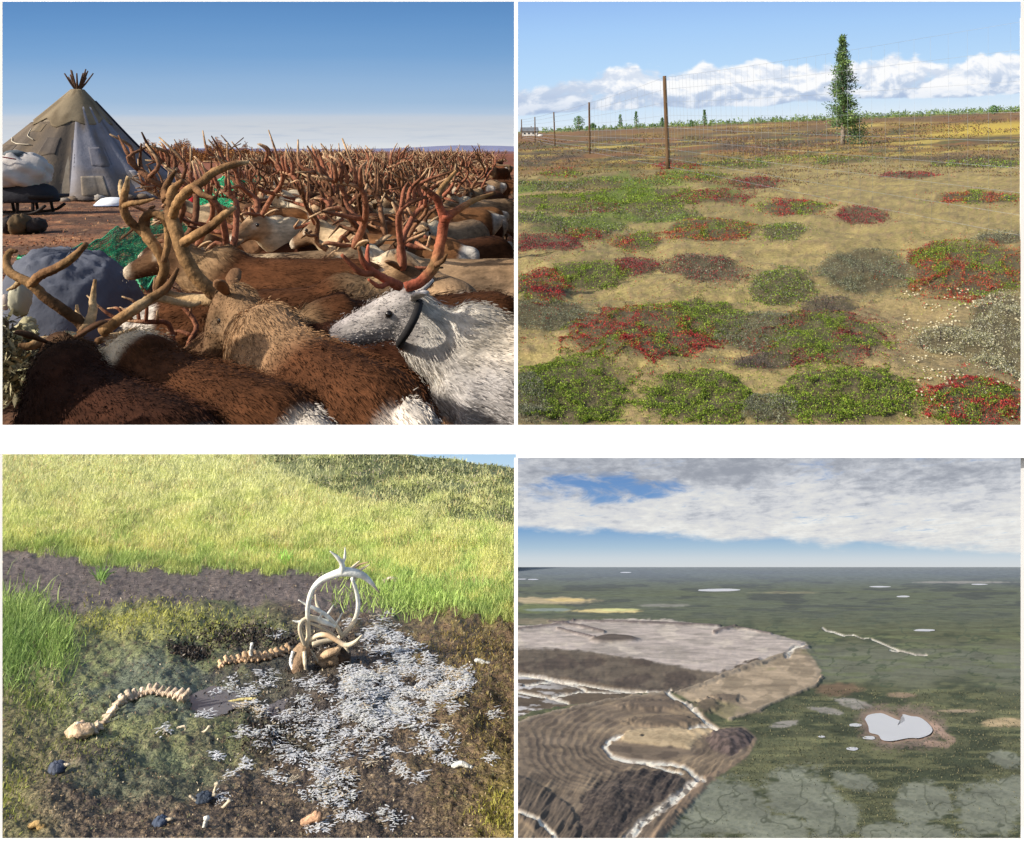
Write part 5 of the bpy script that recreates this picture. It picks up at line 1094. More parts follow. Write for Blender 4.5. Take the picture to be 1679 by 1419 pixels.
# ---- skull with antlers
M_bone = material('old_bone', attr=True, rough=.8, var=.55, scale=9, bump=.8, bscale=26, double=.03)
M_bone_w = material('bleached_antler', attr=True, rough=.65, var=.3, scale=5, bump=.5, bscale=24, double=.012)
BW, BT, BB, BR = (np.array(alb(c, .78)) for c in ((224, 218, 204), (202, 188, 162), (168, 142, 112), (110, 88, 70)))
def skull_antlers():
    g = PC(505, 1092); k = g[1] / F; root = empty('antlered_skull', g, 1, label='bleached reindeer skull with tall white antlers standing in the mud', cat='skull')
    def q(x, y, d=0): return at(x, y, g[1] + d) - g
    def an(runs):
        mb = MB()
        for pts, r, c in runs: tube(mb, [q(*p) for p in pts], np.array(r) * k * .74, 9, 6, cols=[c] * len(pts) if np.ndim(c) == 1 else c, wob=.06)
        mb.build('antler', M_bone_w, root)
    an([([(500, 1062, .0), (506, 1045, .0), (505, 1020, .0), (505, 995, -.04), (511, 970, -.08), (524, 953, -.1), (545, 943, -.1), (567, 938, -.08), (590, 942, -.04), (606, 953, .0), (622, 972, .05)], [7, 6, 5, 5.2, 5.5, 6, 7.5, 9.5, 8, 5.5, 1], [BT, BT, BT, BW, BW, BW, BW, BW, BW, BW, BB]),
        ([(560, 940, -.09), (561, 926, -.12), (553, 914, -.14), (541, 904, -.16)], [8, 5.5, 4, 1], BW), ([(560, 926, -.12), (565, 915, -.1), (566, 898, -.1)], [4.5, 3.5, 1], BW),
        ([(572, 938, -.06), (581, 928, -.02), (590, 920, .0)], [5, 3, 1.2], BT), ([(584, 940, -.04), (594, 933, -.02), (606, 926, .0)], [4, 2.6, 1], BT), ([(578, 934, .0), (590, 926, .06), (604, 922, .06)], [3, 2, 1], BB)])
    an([([(512, 1058, .1), (530, 1052, .16), (552, 1048, .22), (566, 1038, .24), (580, 1020, .25), (587, 996, .25), (585, 972, .22), (577, 948, .18)], [6, 5, 5, 5, 5, 5, 4.6, 3.5], [BT, BT, BT, BT, BT, BW, BW, BW]),
        ([(560, 1042, .22), (552, 1028, .18), (538, 1012, .12), (520, 1000, .06), (505, 993, .03), (489, 984, .0)], [4.6, 4.4, 4.2, 4, 3, 1], [BT, BT, BW, BW, BW, BW]), ([(534, 1010, .11), (540, 1003, .1), (547, 992, .08)], [3, 2.4, 1], BW), ([(524, 1002, .07), (519, 990, .12), (517, 975, .14)], [3.4, 3, 1.5], BT), ([(550, 1024, .17), (556, 1015, .14), (561, 1005, .14)], [3, 2.2, 1], BW)])
    an([([(500, 1058, -.04), (494, 1044, -.08), (491, 1030, -.08), (496, 1018, -.04), (512, 1014, .04), (532, 1020, .1), (550, 1028, .14)], [4.5, 4, 4, 4.5, 5.5, 6, 3], [BT, BT, BT, BT, BT, BW, BW]), ([(496, 1019, -.04), (488, 1020, -.06), (480, 1018, -.08)], [3.5, 2.5, 1], BW), ([(522, 1016, .06), (526, 1010, .05), (527, 1004, .05)], [4, 2.5, 1], BW), ([(508, 1022, .0), (528, 1030, .1), (552, 1044, .18)], [2.6, 2.8, 2], BT)])
    an([([(508, 1050, .0), (522, 1042, -.05), (536, 1042, -.1), (552, 1050, -.14), (566, 1058, -.18), (580, 1054, -.2), (594, 1041, -.2)], [5.5, 5, 5, 5, 5, 4, 1], [BT, BT, BB * 1.1, BB * 1.1, BT, BT, BT]), ([(564, 1058, -.18), (572, 1070, -.2)], [3.5, 1.5], BT)])
    mb = MB(); loft(mb, crom([q(500, 1058, .05), q(494, 1070, -.02), q(489, 1084, -.1), q(489, 1098, -.18), q(492, 1111, -.24)], 4), np.interp(np.linspace(0, 4, 17), range(5), [10, 15, 14, 11, 8])[:, None] * np.array([[1, .8]]) * k, 12, np.vstack([np.outer(np.linspace(1, 0, 17), BB * .9) + np.outer(np.linspace(0, 1, 17), BR * .7)]), wob=.12); mb.build('cranium', M_bone, root)
    for x, yy in ((481.5, 1079), (503, 1077)): mb = MB(); ball(mb, q(x, yy, -.06), np.array([2.6, 4.5, 4.2]) * k, (.035, .024, .018), 10, 7); mb.build('eye_socket', M_bone, root)
    for x, dx in ((481, -3), (499, 2)): mb = MB(); tube(mb, [q(x, 1068, -.1), q(x - 1 + dx, 1086, -.16), q(x + 2, 1104, -.22)], np.array([3, 3.4, 2]) * k, 7, 3, BW if x < 490 else BT, wob=.15); mb.build('cheek_bone', M_bone, root)
    mb = MB(); ball(mb, q(492, 1107, -.26), np.array([3.5, 3, 5]) * k, (.03, .015, .012), 8, 6); mb.build('nose_hole', M_bone, root)
    for dx in (-7, -2, 4, 9): mb = MB(); tube(mb, [q(488 + dx, 1106, -.24), q(488 + dx * 1.1, 1117, -.24)], np.array([2.4, 1.6]) * k, 6, 1, BB); mb.build('tooth', M_bone, root)
skull_antlers()
def jaw():
    g = PC(545, 1088); k = g[1] / F; r = empty('hide_scrap', g, 1, label='brown dried jaw and hide lump lying right of the antlered skull', cat='bone'); q = lambda x, y, d=0: at(x, y, g[1] + d) - g
    mb = MB(); lump(mb, q(538, 1080), np.array([20, 14, 13]) * k, BB * .8, 5, 24, 16, .3, 3); lump(mb, q(560, 1078, .05), np.array([15, 12, 11]) * k, BR * .5, 9, 24, 16, .35, 3); mb.build('hide', M_bone, r)
    mb = MB(); tube(mb, [q(520, 1086, -.05), q(534, 1074, -.1), q(552, 1066, -.06), q(560, 1056, 0)], np.array([5, 6, 5, 3]) * k, 8, 4, BB * 1.2, wob=.2); mb.build('jaw_bone', M_bone, r)
    mb = MB(); tube(mb, [q(508, 1066, -.05), q(516, 1076, -.1), q(526, 1092, -.1)], 1.6 * k, 6, 4, BT); mb.build('sinew', M_bone, r)
jaw()
def spine(name, lab, line, n, rad, seed, pelvis=None, warm=.3):
    line = np.array(line, float); c = line.mean(0); g = PC(c[0], c[1]); root = empty(name, g, 1, label=lab, cat='spine'); L = crom(line, 12); s = np.concatenate([[0], np.cumsum(np.hypot(*np.diff(L, axis=0).T))])
    r = np.random.default_rng(seed)
    for i in range(n):
        t = (i + .5) / n * s[-1]; p = np.array([np.interp(t, s, L[:, k]) for k in (0, 1)]); p2 = np.array([np.interp(min(t + 2, s[-1]), s, L[:, k]) for k in (0, 1)]); p1 = np.array([np.interp(max(t - 2, 0), s, L[:, k]) for k in (0, 1)])
        o = PC(*p) - g; k = (PC(*p)[1]) / F; T = PC(*p2) - PC(*p1); T /= np.linalg.norm(T) + 1e-9; S = np.cross(T, UPC); S /= np.linalg.norm(S); w_ = rad * k * (1.0 + .25 * r.normal() * .4); hl = s[-1] / n * k * .5
        if S[1] < 0: S = -S                                             # points away from us, up the slope
        cc = (BW * (1 - warm) + np.array(alb((196, 156, 110), .78)) * warm) * r.uniform(.75, 1.1); z = o + UPC * w_ * .5; mb = MB()
        loft(mb, [z - T * hl * .95, z - T * hl * .55, z, z + T * hl * .55, z + T * hl * .95], np.array([.9, .72, .62, .72, .95]) * w_ * .62, 9, cc * .85, wob=.12)
        tube(mb, [z, z + (S * .55 + UPC * .6) * w_ * .8 - T * hl * .2, z + (S * .8 + UPC * .75) * w_ * 1.25 - T * hl * .4], np.array([.55, .46, .42]) * w_, 6, 2, cc, wob=.2)
        for sg in (1, -1):
            tube(mb, [z, z + (S * sg * .9 - UPC * .15) * w_ * 1.1], np.array([.34, .2]) * w_, 6, 1, cc * .9)
        mb.build('vertebra', M_bone, root)
    if pelvis:
        k = PC(*pelvis)[1] / F; o = PC(*pelvis) - g
        mb = MB(); lump(mb, o + UPC * 9 * k, np.array([19, 14, 11]) * k, np.array(alb((206, 178, 146), .78)), seed, 26, 18, .35, 3.2); tube(mb, [o + np.array((-6, 0, 8)) * k, o + np.array((-4, 8, 20)) * k], np.array([7, 4]) * k, 8, 2, BW); mb.build('pelvis', M_bone, root)
    return root
spine('spine_bones', 'curved string of pale vertebrae lying on the green mud at the left', [(304, 1158), (285, 1152), (262, 1149), (238, 1149), (216, 1153), (198, 1160), (184, 1172), (172, 1185), (160, 1194), (140, 1203)], 18, 8.6, 3, (130, 1206), .6)
spine('spine_bones', 'string of tan vertebrae running from the left to the antlered skull', [(358, 1096), (385, 1090), (410, 1087), (432, 1083), (455, 1075), (480, 1064)], 13, 8.2, 8, None, .85)
def small_bone(px, py, pts, r, c, lab, nm='bone', cat='bone'):
    g = PC(px, py); k = g[1] / F; root = empty(nm, g, 1, label=lab, cat=cat); mb = MB()
    tube(mb, [np.array((x, 0, -y)) * k + UPC * r * k + np.array((0, -(-y) * k * 0, 0)) for x, y in pts], np.full(len(pts), r) * k, 7, 4, c, wob=.2); mb.build('shaft', M_bone, root)
    for (x, y), f in ((pts[0], .9), (pts[-1], 1.05 if nm != 'rib' else .6)):
        mb = MB(); lump(mb, np.array((x, 0, -y)) * k + UPC * r * k, np.array([1.3, 1, .8]) * r * f * k, c * rng.uniform(.75, 1), int(px + x) % 31, 12, 8, .5, 4); mb.build('knuckle', M_bone, root)
small_bone(412, 1086, [(0, 0), (-1, -14), (1, -28)], 2.6, BW, 'short white rib sticking up from the tan vertebrae', 'rib')
small_bone(745, 1255, [(0, 0), (12, -4), (26, 4)], 4, BW, 'white bone scrap at the right below the hair patch')
small_bone(790, 1088, [(-8, -2), (0, 0), (10, 4)], 3.4, BW, 'white scrap alone on the brown moss at the right')
small_bone(640, 958, [(-10, 2), (0, -2), (9, 0)], 3.4, np.array(alb((214, 190, 176), .78)), 'pinkish bone scrap at the grass edge right of the antler tip')
small_bone(510, 1348, [(-10, 4), (0, -2), (10, -6)], 6.5, np.array(alb((196, 156, 124), .78)), 'orange brown bone piece at the bottom middle of the mud')
small_bone(320, 1315, [(-8, -8), (4, 2), (14, 14)], 2, BT, 'thin pale leg bone by the dark scraps at the bottom')
small_bone(350, 1300, [(-2, 10), (2, -2), (6, -14)], 3, BT, 'upright pale bone beside the thin leg bone')
small_bone(368, 1322, [(-6, 6), (0, 0), (8, -8)], 2.6, BT, 'forked pale bone right of the upright one')
small_bone(300, 1195, [(-8, -2), (4, -4), (4, 10)], 1.8, BT, 'bent thin bone under the right end of the pale vertebrae')
small_bone(335, 1202, [(-14, 4), (0, 0), (8, -8)], 2, BT, 'thin branching bone below the larger puddle')
small_bone(395, 1143, [(-22, 3), (0, -2), (24, -3)], 2, np.array(alb((190, 176, 120), .78)), 'straw coloured rib lying across the larger puddle')
small_bone(60, 1356, [(-9, 2), (0, -3), (8, 2)], 5, np.array(alb((176, 146, 96), .78)), 'ochre bone lump at the lower left corner')
small_bone(334, 1360, [(0, 6), (2, -4), (4, -10)], 3.6, BW, 'small white upright scrap at the bottom edge')
def scrap(px, py, r, lab, col=(70, 76, 90)):
    g = PC(px, py); k = g[1] / F; root = empty('dark_scrap', g, 1, label=lab, cat='scrap'); mb = MB(); lump(mb, UPC * r * .5 * k, np.array([r * 1.3, r, r * .8]) * k, alb(col, .7), px % 17, 18, 12, .4, 3); mb.build('hoof', M_bone, root); mb = MB(); tube(mb, [UPC * r * .6 * k, UPC * r * .9 * k + np.array((r * 1.2, 0, 0)) * k, UPC * r * 1.0 * k + np.array((r * 2, 0, 0)) * k], np.array([.3, .3, .2]) * r * k, 6, 2, BT); mb.build('toe_bone', M_bone, root)
scrap(92, 1270, 10, 'grey hoof scrap on the brown mud at the left'); scrap(264, 1352, 9, 'bluish hoof scrap at the bottom edge of the mud', (66, 76, 94)); scrap(334, 1312, 10, 'dark blue scrap between the pale leg bones', (54, 62, 74))
# ---- shed white hair
def shed_hair():
    poly = [(600, 1050), (640, 1042), (680, 1075), (730, 1095), (768, 1120), (760, 1140), (730, 1150), (700, 1165), (690, 1190), (650, 1180), (600, 1195), (575, 1180), (560, 1140), (570, 1100), (590, 1085)]
    spots = [(470, 1190, 18), (500, 1165, 14), (540, 1170, 20), (445, 1190, 10), (430, 1200, 10), (520, 1200, 20), (480, 1225, 22), (540, 1240, 26), (560, 1215, 16), (475, 1240, 12), (535, 1265, 18), (510, 1255, 14), (565, 1268, 10), (545, 1305, 24), (515, 1298, 14), (570, 1298, 10), (730, 1222, 18), (715, 1205, 14), (755, 1108, 14), (740, 1165, 14), (625, 1022, 18), (630, 1200, 18), (605, 1215, 14), (640, 1228, 12), (690, 1235, 8), (445, 1265, 8), (465, 1275, 8), (560, 1340, 12), (590, 1350, 8), (520, 1130, 8), (490, 1145, 6), (440, 1215, 14), (405, 1130, 12), (430, 1110, 12), (380, 1120, 10), (640, 1345, 18), (420, 1165, 10), (400, 1200, 8), (520, 1360, 10)]
    for _ in range(75): spots.append((rng.normal(540, 110), rng.normal(1190, 70), rng.uniform(2, 7)))
    mb = MB(); pal = np.array([alb(c, .62) for c in ((244, 236, 222), (238, 230, 214), (214, 204, 186), (248, 243, 232), (176, 162, 138))]); cx = []; cy = []; rr = []
    for _ in range(9000):
        x, y = rng.uniform(555, 775), rng.uniform(1035, 1200); d = float(sdf_poly(poly, np.array(x), np.array(y))); f = float(fbm(x * .07, y * .11, 61))
        if d < 10 * rng.random() and f > .525 + .05 * rng.normal(): cx.append(x); cy.append(y); rr.append(7)
        if len(cx) > 1150: break
    for (x, y, r) in spots:
        for _ in range(int(3 + r * .6)): cx.append(x + rng.normal() * r * .75); cy.append(y + rng.normal() * r * .42); rr.append(6)
    cx, cy, rr = map(np.array, (cx, cy, rr)); m = 12; n = len(cx) * m; P0 = PC(cx, cy); k = P0[:, 1] / F
    fa = fbm(cx * .022, cy * .03, 71) * 14 + rng.normal(size=len(cx)) * .35; dirs = np.stack([np.cos(fa), np.sin(fa), 0 * fa], 1); dirs /= np.linalg.norm(dirs, axis=1)[:, None]
    P = np.repeat(P0, m, 0) + rng.normal(size=(n, 3)) * np.repeat(k * 5.5, m)[:, None] * (1, 1, .5) + UPC * np.repeat(k, m)[:, None] * rng.uniform(.4, 1.2, (n, 1)); D = np.repeat(dirs, m, 0) + rng.normal(size=(n, 3)) * .38
    col = np.repeat(pal[np.clip((fbm(cx * .04, cy * .06, 7) * 8 - 2 + rng.normal(size=len(cx)) * .9), 0, 4).astype(int)] * rng.uniform(.8, 1.1, (len(cx), 1)), m, 0)
    T = D - (D @ UPC)[:, None] * UPC; T /= np.linalg.norm(T, axis=1)[:, None]; S = np.cross(UPC, T); Lh = (np.repeat(k * rr, m) * rng.uniform(.5, 2.0, n))[:, None]; Wh = np.repeat(k * 1.15, m)[:, None] * rng.uniform(.6, 1.5, (n, 1)); up = UPC * np.repeat(k, m)[:, None]; cv = S * Lh * rng.normal(size=(n, 1)) * .35
    V = np.stack([P - S * Wh, P + S * Wh, P + T * Lh * .55 + S * Wh + cv * .4 + up * .4, P + T * Lh * .55 - S * Wh + cv * .4 + up * .4, P + T * Lh + S * Wh * .3 + cv, P + T * Lh - S * Wh * .3 + cv], 1).reshape(-1, 3); i6 = np.arange(n)[:, None] * 6
    off = mb.add(V, np.concatenate([i6, i6 + 1, i6 + 2, i6 + 3], 1), np.repeat(np.clip(col * rng.uniform(.8, 1.15, (n, 1)), 0, .88), 6, 0)); mb.addf(off, np.concatenate([i6 + 3, i6 + 2, i6 + 4, i6 + 5], 1))
    tag(mb.build('shed_hair', M_hair), kind='stuff', label='matted white reindeer hair strewn over the mud right of the skull', cat='hair')
shed_hair()
def dark_matter():
    mb = MB(); n = 12000; c = [(560, 1140, 190, 90), (310, 1070, 30, 14), (520, 1060, 60, 20), (450, 1200, 60, 40), (400, 1040, 90, 22)]
    for (x, y, w_, h_) in c:
        m = n // 5; px = x + rng.normal(size=m) * w_ * .5; py = y + rng.normal(size=m) * h_ * .5; P = PC(px, py); k = P[:, 1] / F; leaves(mb, P + UPC * .01, rng.normal(size=(m, 3)) + UPC * .3, rng.uniform(2, 8, m) * k, rng.uniform(1, 4, m) * k, np.array([alb(q, .65) for q in ((44, 38, 36), (62, 54, 48), (30, 28, 28), (92, 84, 76), (150, 142, 130))])[rng.choice(5, m, p=(.3, .3, .2, .14, .06))])
    tag(mb.build('rotted_hide', M_leaf_dull), kind='stuff', label='black rotted hide and peat around the skull', cat='hide')
dark_matter()
GAIN = 1.19
# ================================================================ SITE 4: open mine seen from the air (a landscape model, small)
hD, HORD = .5, 900.
def PD(x, y, dz=0):
    x = np.asarray(x, float); y = np.asarray(y, float); Y = hD * F / (y - HORD); return np.stack([(x - CX) / F * Y, Y, (CY - y) / F * Y + dz], -1)
UPD = np.array(Vector((0, (HORD - CY) / F, 1)).normalized())
ED = .6
PLAT = [(840, 1030), (930, 1022), (1000, 1017), (1100, 1019), (1180, 1030), (1250, 1038), (1318, 1054), (1326, 1066), (1250, 1086), (1180, 1110), (1130, 1101), (1060, 1090), (960, 1073), (840, 1068)]
SLOPE = [(840, 1066), (960, 1072), (1060, 1088), (1130, 1100), (1180, 1108), (1245, 1086), (1250, 1092), (1112, 1136), (1060, 1132), (960, 1118), (840, 1100)]
TERR = [(1108, 1137), (1180, 1112), (1250, 1090), (1322, 1068), (1340, 1090), (1350, 1112), (1338, 1126), (1290, 1146), (1235, 1170), (1195, 1182), (1168, 1168), (1130, 1150)]
FLOOD = [(840, 1098), (930, 1110), (1060, 1132), (1010, 1150), (920, 1158), (840, 1172)]
PIT = [(840, 1190), (900, 1172), (1000, 1150), (1065, 1139), (1100, 1140), (1150, 1172), (1180, 1196), (1222, 1196), (1238, 1212), (1228, 1236), (1190, 1262), (1150, 1300), (1110, 1345), (1075, 1390), (840, 1390)]
ISLE = [(1018, 1206), (1030, 1199), (1090, 1196), (1168, 1198), (1150, 1212), (1128, 1228), (1060, 1222), (1016, 1216)]
KNOB = [(1165, 1200), (1215, 1195), (1236, 1210), (1230, 1222), (1198, 1242), (1170, 1232), (1160, 1215)]
DARK = [(960, 1302), (985, 1285), (1040, 1262), (1100, 1268), (1122, 1280), (1104, 1304), (1040, 1345), (1005, 1390), (925, 1390), (950, 1350)]
LEFT = [(840, 1276), (880, 1290), (935, 1330), (960, 1390), (900, 1390), (840, 1340)]
STREAMS = [([(1095, 1137), (1106, 1147), (1128, 1160), (1145, 1172), (1158, 1186), (1174, 1196)], 4.5), ([(1170, 1196), (1150, 1192), (1130, 1196)], 3.5), ([(1020, 1206), (1002, 1213), (992, 1226), (1002, 1240), (1030, 1247), (1060, 1250), (1100, 1252), (1128, 1262), (1145, 1278)], 5), ([(1150, 1281), (1132, 1292), (1110, 1310), (1080, 1334), (1050, 1358), (1020, 1392)], 9.5), ([(1060, 1252), (1090, 1262), (1120, 1272)], 3.5), ([(840, 1334), (868, 1345), (895, 1362), (915, 1390)], 4.5), ([(840, 1101), (880, 1106), (940, 1115), (1000, 1126), (1058, 1133), (1090, 1134), (1100, 1130)], 3.2), ([(860, 1120), (905, 1112), (945, 1120), (960, 1128)], 2.2), ([(840, 1128), (890, 1138), (930, 1148)], 2.2), ([(900, 1140), (950, 1130), (1020, 1132)], 1.6), ([(1290, 1078), (1306, 1066), (1320, 1060)], 4.5)]
CREEK = [([(1348, 1029), (1354, 1034), (1366, 1036), (1384, 1042)], 1.4), ([(1384, 1042), (1400, 1041), (1414, 1047), (1430, 1048)], .6), ([(1430, 1048), (1444, 1054), (1458, 1060), (1476, 1067), (1500, 1073), (1520, 1074)], 1.2), ([(1460, 1066), (1472, 1068)], 1.2)]
TRACK = [([(1108, 1138), (1180, 1113), (1250, 1090), (1325, 1062)], 3), ([(840, 1192), (900, 1174), (1000, 1151), (1100, 1137)], 3), ([(1195, 1182), (1235, 1170), (1290, 1146), (1340, 1126), (1348, 1112)], 2.5)]
POND = [(1418, 1180), (1424, 1173), (1444, 1170), (1458, 1175), (1472, 1181), (1484, 1182), (1480, 1172), (1494, 1175), (1508, 1177), (1521, 1186), (1529, 1197), (1524, 1205), (1508, 1211), (1490, 1211), (1462, 1216), (1446, 1214), (1440, 1206), (1426, 1202), (1424, 1192)]
PADS = [(1185, 1325, 85, 50, 0), (1310, 1302, 62, 46, 0), (1400, 1281, 42, 15, .25), (1270, 1362, 60, 28, 0), (1365, 1342, 48, 34, .1), (1512, 1318, 50, 38, 0), (1620, 1330, 58, 46, 0), (1520, 1368, 46, 18, 0), (1110, 1362, 50, 26, 0), (1400, 1154, 34, 8, .2), (1356, 1166, 28, 6, .15), (1284, 1188, 24, 6, -.15), (1650, 1245, 34, 14, .3), (1670, 1290, 40, 18, 0), (1450, 1366, 40, 20, 0)]
M_land = material('tundra_land', attr=True, rough=.95, var=.3, scale=9, bump=.4, bscale=45, double=.004)
def land():
    nx = 520; rows = np.concatenate([np.linspace(1396, 1010, 330), np.linspace(1009, 945, 90), np.linspace(944.3, 930.2, 24)]); xs = np.linspace(843, 1700, nx); X, Yp = np.meshgrid(xs, rows)
    n1 = fbm(X * .012, Yp * .03, 2); n2 = fbm(X * .04, Yp * .1, 4); n3 = fbm(X * .15, Yp * .35, 6); n4 = fbm(X * .02, Yp * .18, 12, 5); jx = (n2 - .5) * 16 + (n3 - .5) * 10; jy = (n2 - .5) * 7 + (n3 - .5) * 5
    def M(poly, soft=3): return sstep(soft, -soft, sdf_poly(poly, X + jx, Yp + jy))
    P = PD(X, Yp); k = P[..., 1] / F; h = (n1 - .5) * .004 + (n3 - .5) * .003
    c = np.zeros(X.shape + (3,)); c[:] = alb((84, 86, 60), ED)
    c = mixc(c, alb((58, 64, 44), ED), sstep(.45, .6, n1 * .5 + n2 * .5)); c = mixc(c, alb((108, 108, 74), ED), sstep(.5, .66, n4) * .7)
    # middle distance: grey lichen plain with dark crack lines
    mid = sstep(1135, 1090, Yp + 40 * (n1 - .5) - .05 * (X - 1400)); c = mixc(c, alb((104, 106, 90), ED), mid * .7 * sstep(1040, 1075, Yp)); c = mixc(c, alb((90, 98, 66), ED), mid * sstep(.5, .62, n4) * .6)
    cr = np.abs(fbm(X * .02, Yp * .06, 71) - .5); c = mixc(c, alb((62, 72, 52), ED), sstep(.028, .008, cr) * sstep(1210, 1130, Yp) * .75)
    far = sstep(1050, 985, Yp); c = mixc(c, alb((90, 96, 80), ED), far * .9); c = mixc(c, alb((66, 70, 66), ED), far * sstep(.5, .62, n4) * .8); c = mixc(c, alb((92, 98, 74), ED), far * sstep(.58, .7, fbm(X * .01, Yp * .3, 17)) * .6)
    c = mixc(c, alb((108, 116, 122), ED), sstep(972, 931, Yp) * .9)  # bluish distance haze painted into the far land colour
    # patches of pale ground, patterned by frost polygons
    for (cx, cy, w_, h_, t) in PADS:
        dx, dy = X - cx, Yp - cy; d = np.hypot((dx * math.cos(t) + dy * math.sin(t)) / w_, (-dx * math.sin(t) + dy * math.cos(t)) / h_) ; d = np.maximum(d, np.maximum(np.abs(dx) / w_ * .98, np.abs(dy) / h_ * .98) * .97) + (n2 - .5) * .7 + (n3 - .5) * .45
        m = sstep(1.1, .76, d); c = mixc(c, alb((118, 120, 104) if cy > 1240 else (140, 134, 124), ED), m * .92); c = mixc(c, alb((92, 96, 80), ED), m * sstep(.55, .62, n3) * .5); c = mixc(c, alb((78, 82, 66), ED), m * sstep(.022, .006, np.abs(fbm(X * .018, Yp * .024, 5) - .5)) * .9)
    # sandy flats far left and right
    for (cx, cy, w_, h_, cc, s_) in ((900, 985, 75, 6, (168, 152, 120), 1), (925, 984, 40, 3, (200, 176, 120), .9), (990, 1002, 60, 3.5, (206, 184, 128), 1), (1015, 1000, 40, 2, (214, 200, 136), .8), (880, 998, 60, 8, (104, 112, 70), .8), (900, 1000, 40, 3, (130, 140, 136), .7), (1650, 1185, 40, 8, (176, 154, 118), .9), (1570, 1166, 30, 3, (160, 140, 116), .7), (1090, 993, 40, 3, (128, 126, 116), .8), (1290, 972, 60, 2, (150, 140, 110), .4), (1585, 955, 90, 2, (150, 146, 138), .7), (1480, 1140, 26, 5, (168, 138, 116), .5), (1370, 1130, 40, 12, (118, 92, 72), .6), (880, 1020, 60, 6, (140, 126, 104), .6)):
        c = mixc(c, alb(cc, ED), sstep(1.2, .6, np.hypot((X - cx) / w_, (Yp - cy) / h_) + (n2 - .5) * .9 + (n3 - .5) * .5) * s_)
    mp = M(PLAT, 2.5); c = mixc(c, alb((168, 156, 146), ED), mp); c = mixc(c, alb((148, 138, 128), ED), mp * sstep(.48, .62, n4)); c = mixc(c, alb((188, 176, 160), ED), mp * sstep(.55, .7, n2) * .6); h += M(PLAT, 9) * .016
    for l, w_ in (([(900, 1020), (960, 1032), (990, 1040)], 3), ([(840, 1036), (905, 1028), (940, 1020)], 3), ([(915, 1034), (975, 1050)], 2.5), ([(1172, 1040), (1205, 1028)], 4), ([(1205, 1030), (1265, 1042)], 2), ([(940, 1020), (1180, 1028)], 3)): 
        m = sstep(w_, w_ * .4, dist_line(l, X, Yp) + (n3 - .5) * 3); c = mixc(c, alb((92, 80, 76), ED), m * .8); h += m * .012
    m = sstep(1.1, .7, np.hypot((X - 1008) / 40, (Yp - 1053) / 7) + (n2 - .5) * .5); c = mixc(c, alb((84, 74, 66), ED), m); h += m * .02
    ms = M(SLOPE, 2.5); c = mixc(c, alb((92, 82, 70), ED), ms); c = mixc(c, alb((74, 64, 56), ED), ms * sstep(.45, .6, n2)); 
    t = np.clip((Yp - np.interp(X, [840, 960, 1060, 1130, 1240], [1068, 1073, 1089, 1101, 1086])) / 34, 0, 1); h += M(SLOPE, 8) * (.016 * (1 - t) - .008 * t + (fbm(X * .06, Yp * .09, 9) - .5) * .012)
    mt = M(TERR, 2.5); c = mixc(c, alb((158, 140, 116), ED), mt); c = mixc(c, alb((126, 112, 92), ED), mt * sstep(.48, .6, n2) * .8); c = mixc(c, alb((104, 102, 66), ED), mt * sstep(.58, .68, n1) * .6); h += M(TERR, 12) * .01
    mf = M(FLOOD, 3); c = mixc(c, alb((88, 76, 62), ED), mf); st = fbm((X + Yp * 2) * .03, Yp * .25 - X * .03, 23, 5); c = mixc(c, alb((196, 192, 188), ED), mf * sstep(.52, .62, st) * sstep(960, 860, X) * .85); h -= mf * .012
    # the great spoil pit: terraced rings and ploughed slopes
    pit = M(PIT, 4); rx, ry = (X - 1075) / 1.0, (Yp - 1222) * 2.1; rd = np.hypot(rx, ry) + (n1 - .5) * 40; c = mixc(c, alb((112, 98, 82), ED), pit); c = mixc(c, alb((92, 80, 68), ED), pit * sstep(.47, .6, n2)); c = mixc(c, alb((138, 120, 96), ED), pit * sstep(.55, .66, n1) * .7)
    ringz = sstep(60, 90, rd) * sstep(250, 190, rd); rg = (np.abs(((rd * .075 + (n2 - .5) * .5) % 1) * 2 - 1) - .5) * 2; h += M(PIT, 10) * (.014 * np.clip((rd - 70) / 130, 0, 1.4) + ringz * rg * .0017); c = mixc(c, alb((140, 122, 98), ED), pit * ringz * sstep(.3, 1, rg) * .35); c = mixc(c, alb((84, 72, 62), ED), pit * ringz * sstep(-.3, -1, rg) * .35)
    fan = fbm((X * .8 + Yp * .5) * .12, (Yp - X * .35) * .02, 33, 5); low = sstep(1255, 1290, Yp + (X - 900) * .1) * pit; h += low * (fan - .5) * .02; c = mixc(c, alb((126, 110, 90), ED), low * sstep(.5, .62, fan) * .6); c = mixc(c, alb((80, 70, 60), ED), low * sstep(.5, .4, fan) * .5)
    md = M(DARK, 3); c = mixc(c, alb((80, 70, 62), ED), md); c = mixc(c, alb((60, 52, 48), ED), md * sstep(.48, .6, n3)); dd = np.clip(-sdf_poly(DARK, X, Yp) / 40, 0, 1); h += md * (.03 * dd + (fbm(X * .1 + Yp * .05, Yp * .06, 41) - .5) * .018)
    ml = M(LEFT, 4); c = mixc(c, alb((84, 74, 64), ED), ml * .8); h += ml * (.01 + (fan - .5) * .02)
    mk = M(KNOB, 2.5); dk = np.clip(-sdf_poly(KNOB, X, Yp) / 16, 0, 1); c = mixc(c, alb((96, 82, 76), ED), mk); c = mixc(c, alb((70, 60, 56), ED), mk * sstep(.45, .6, n3)); h += mk * .03 * dk
    for cx, cy, w_, h_ in ((1190, 1150, 30, 9), (1160, 1160, 26, 12), (1080, 1160, 70, 10), (1090, 1185, 70, 10)): m = sstep(1.1, .5, np.hypot((X - cx) / w_, (Yp - cy) / h_) + (n3 - .5) * .8); c = mixc(c, alb((90, 78, 66), ED), m * .8); h += m * .014
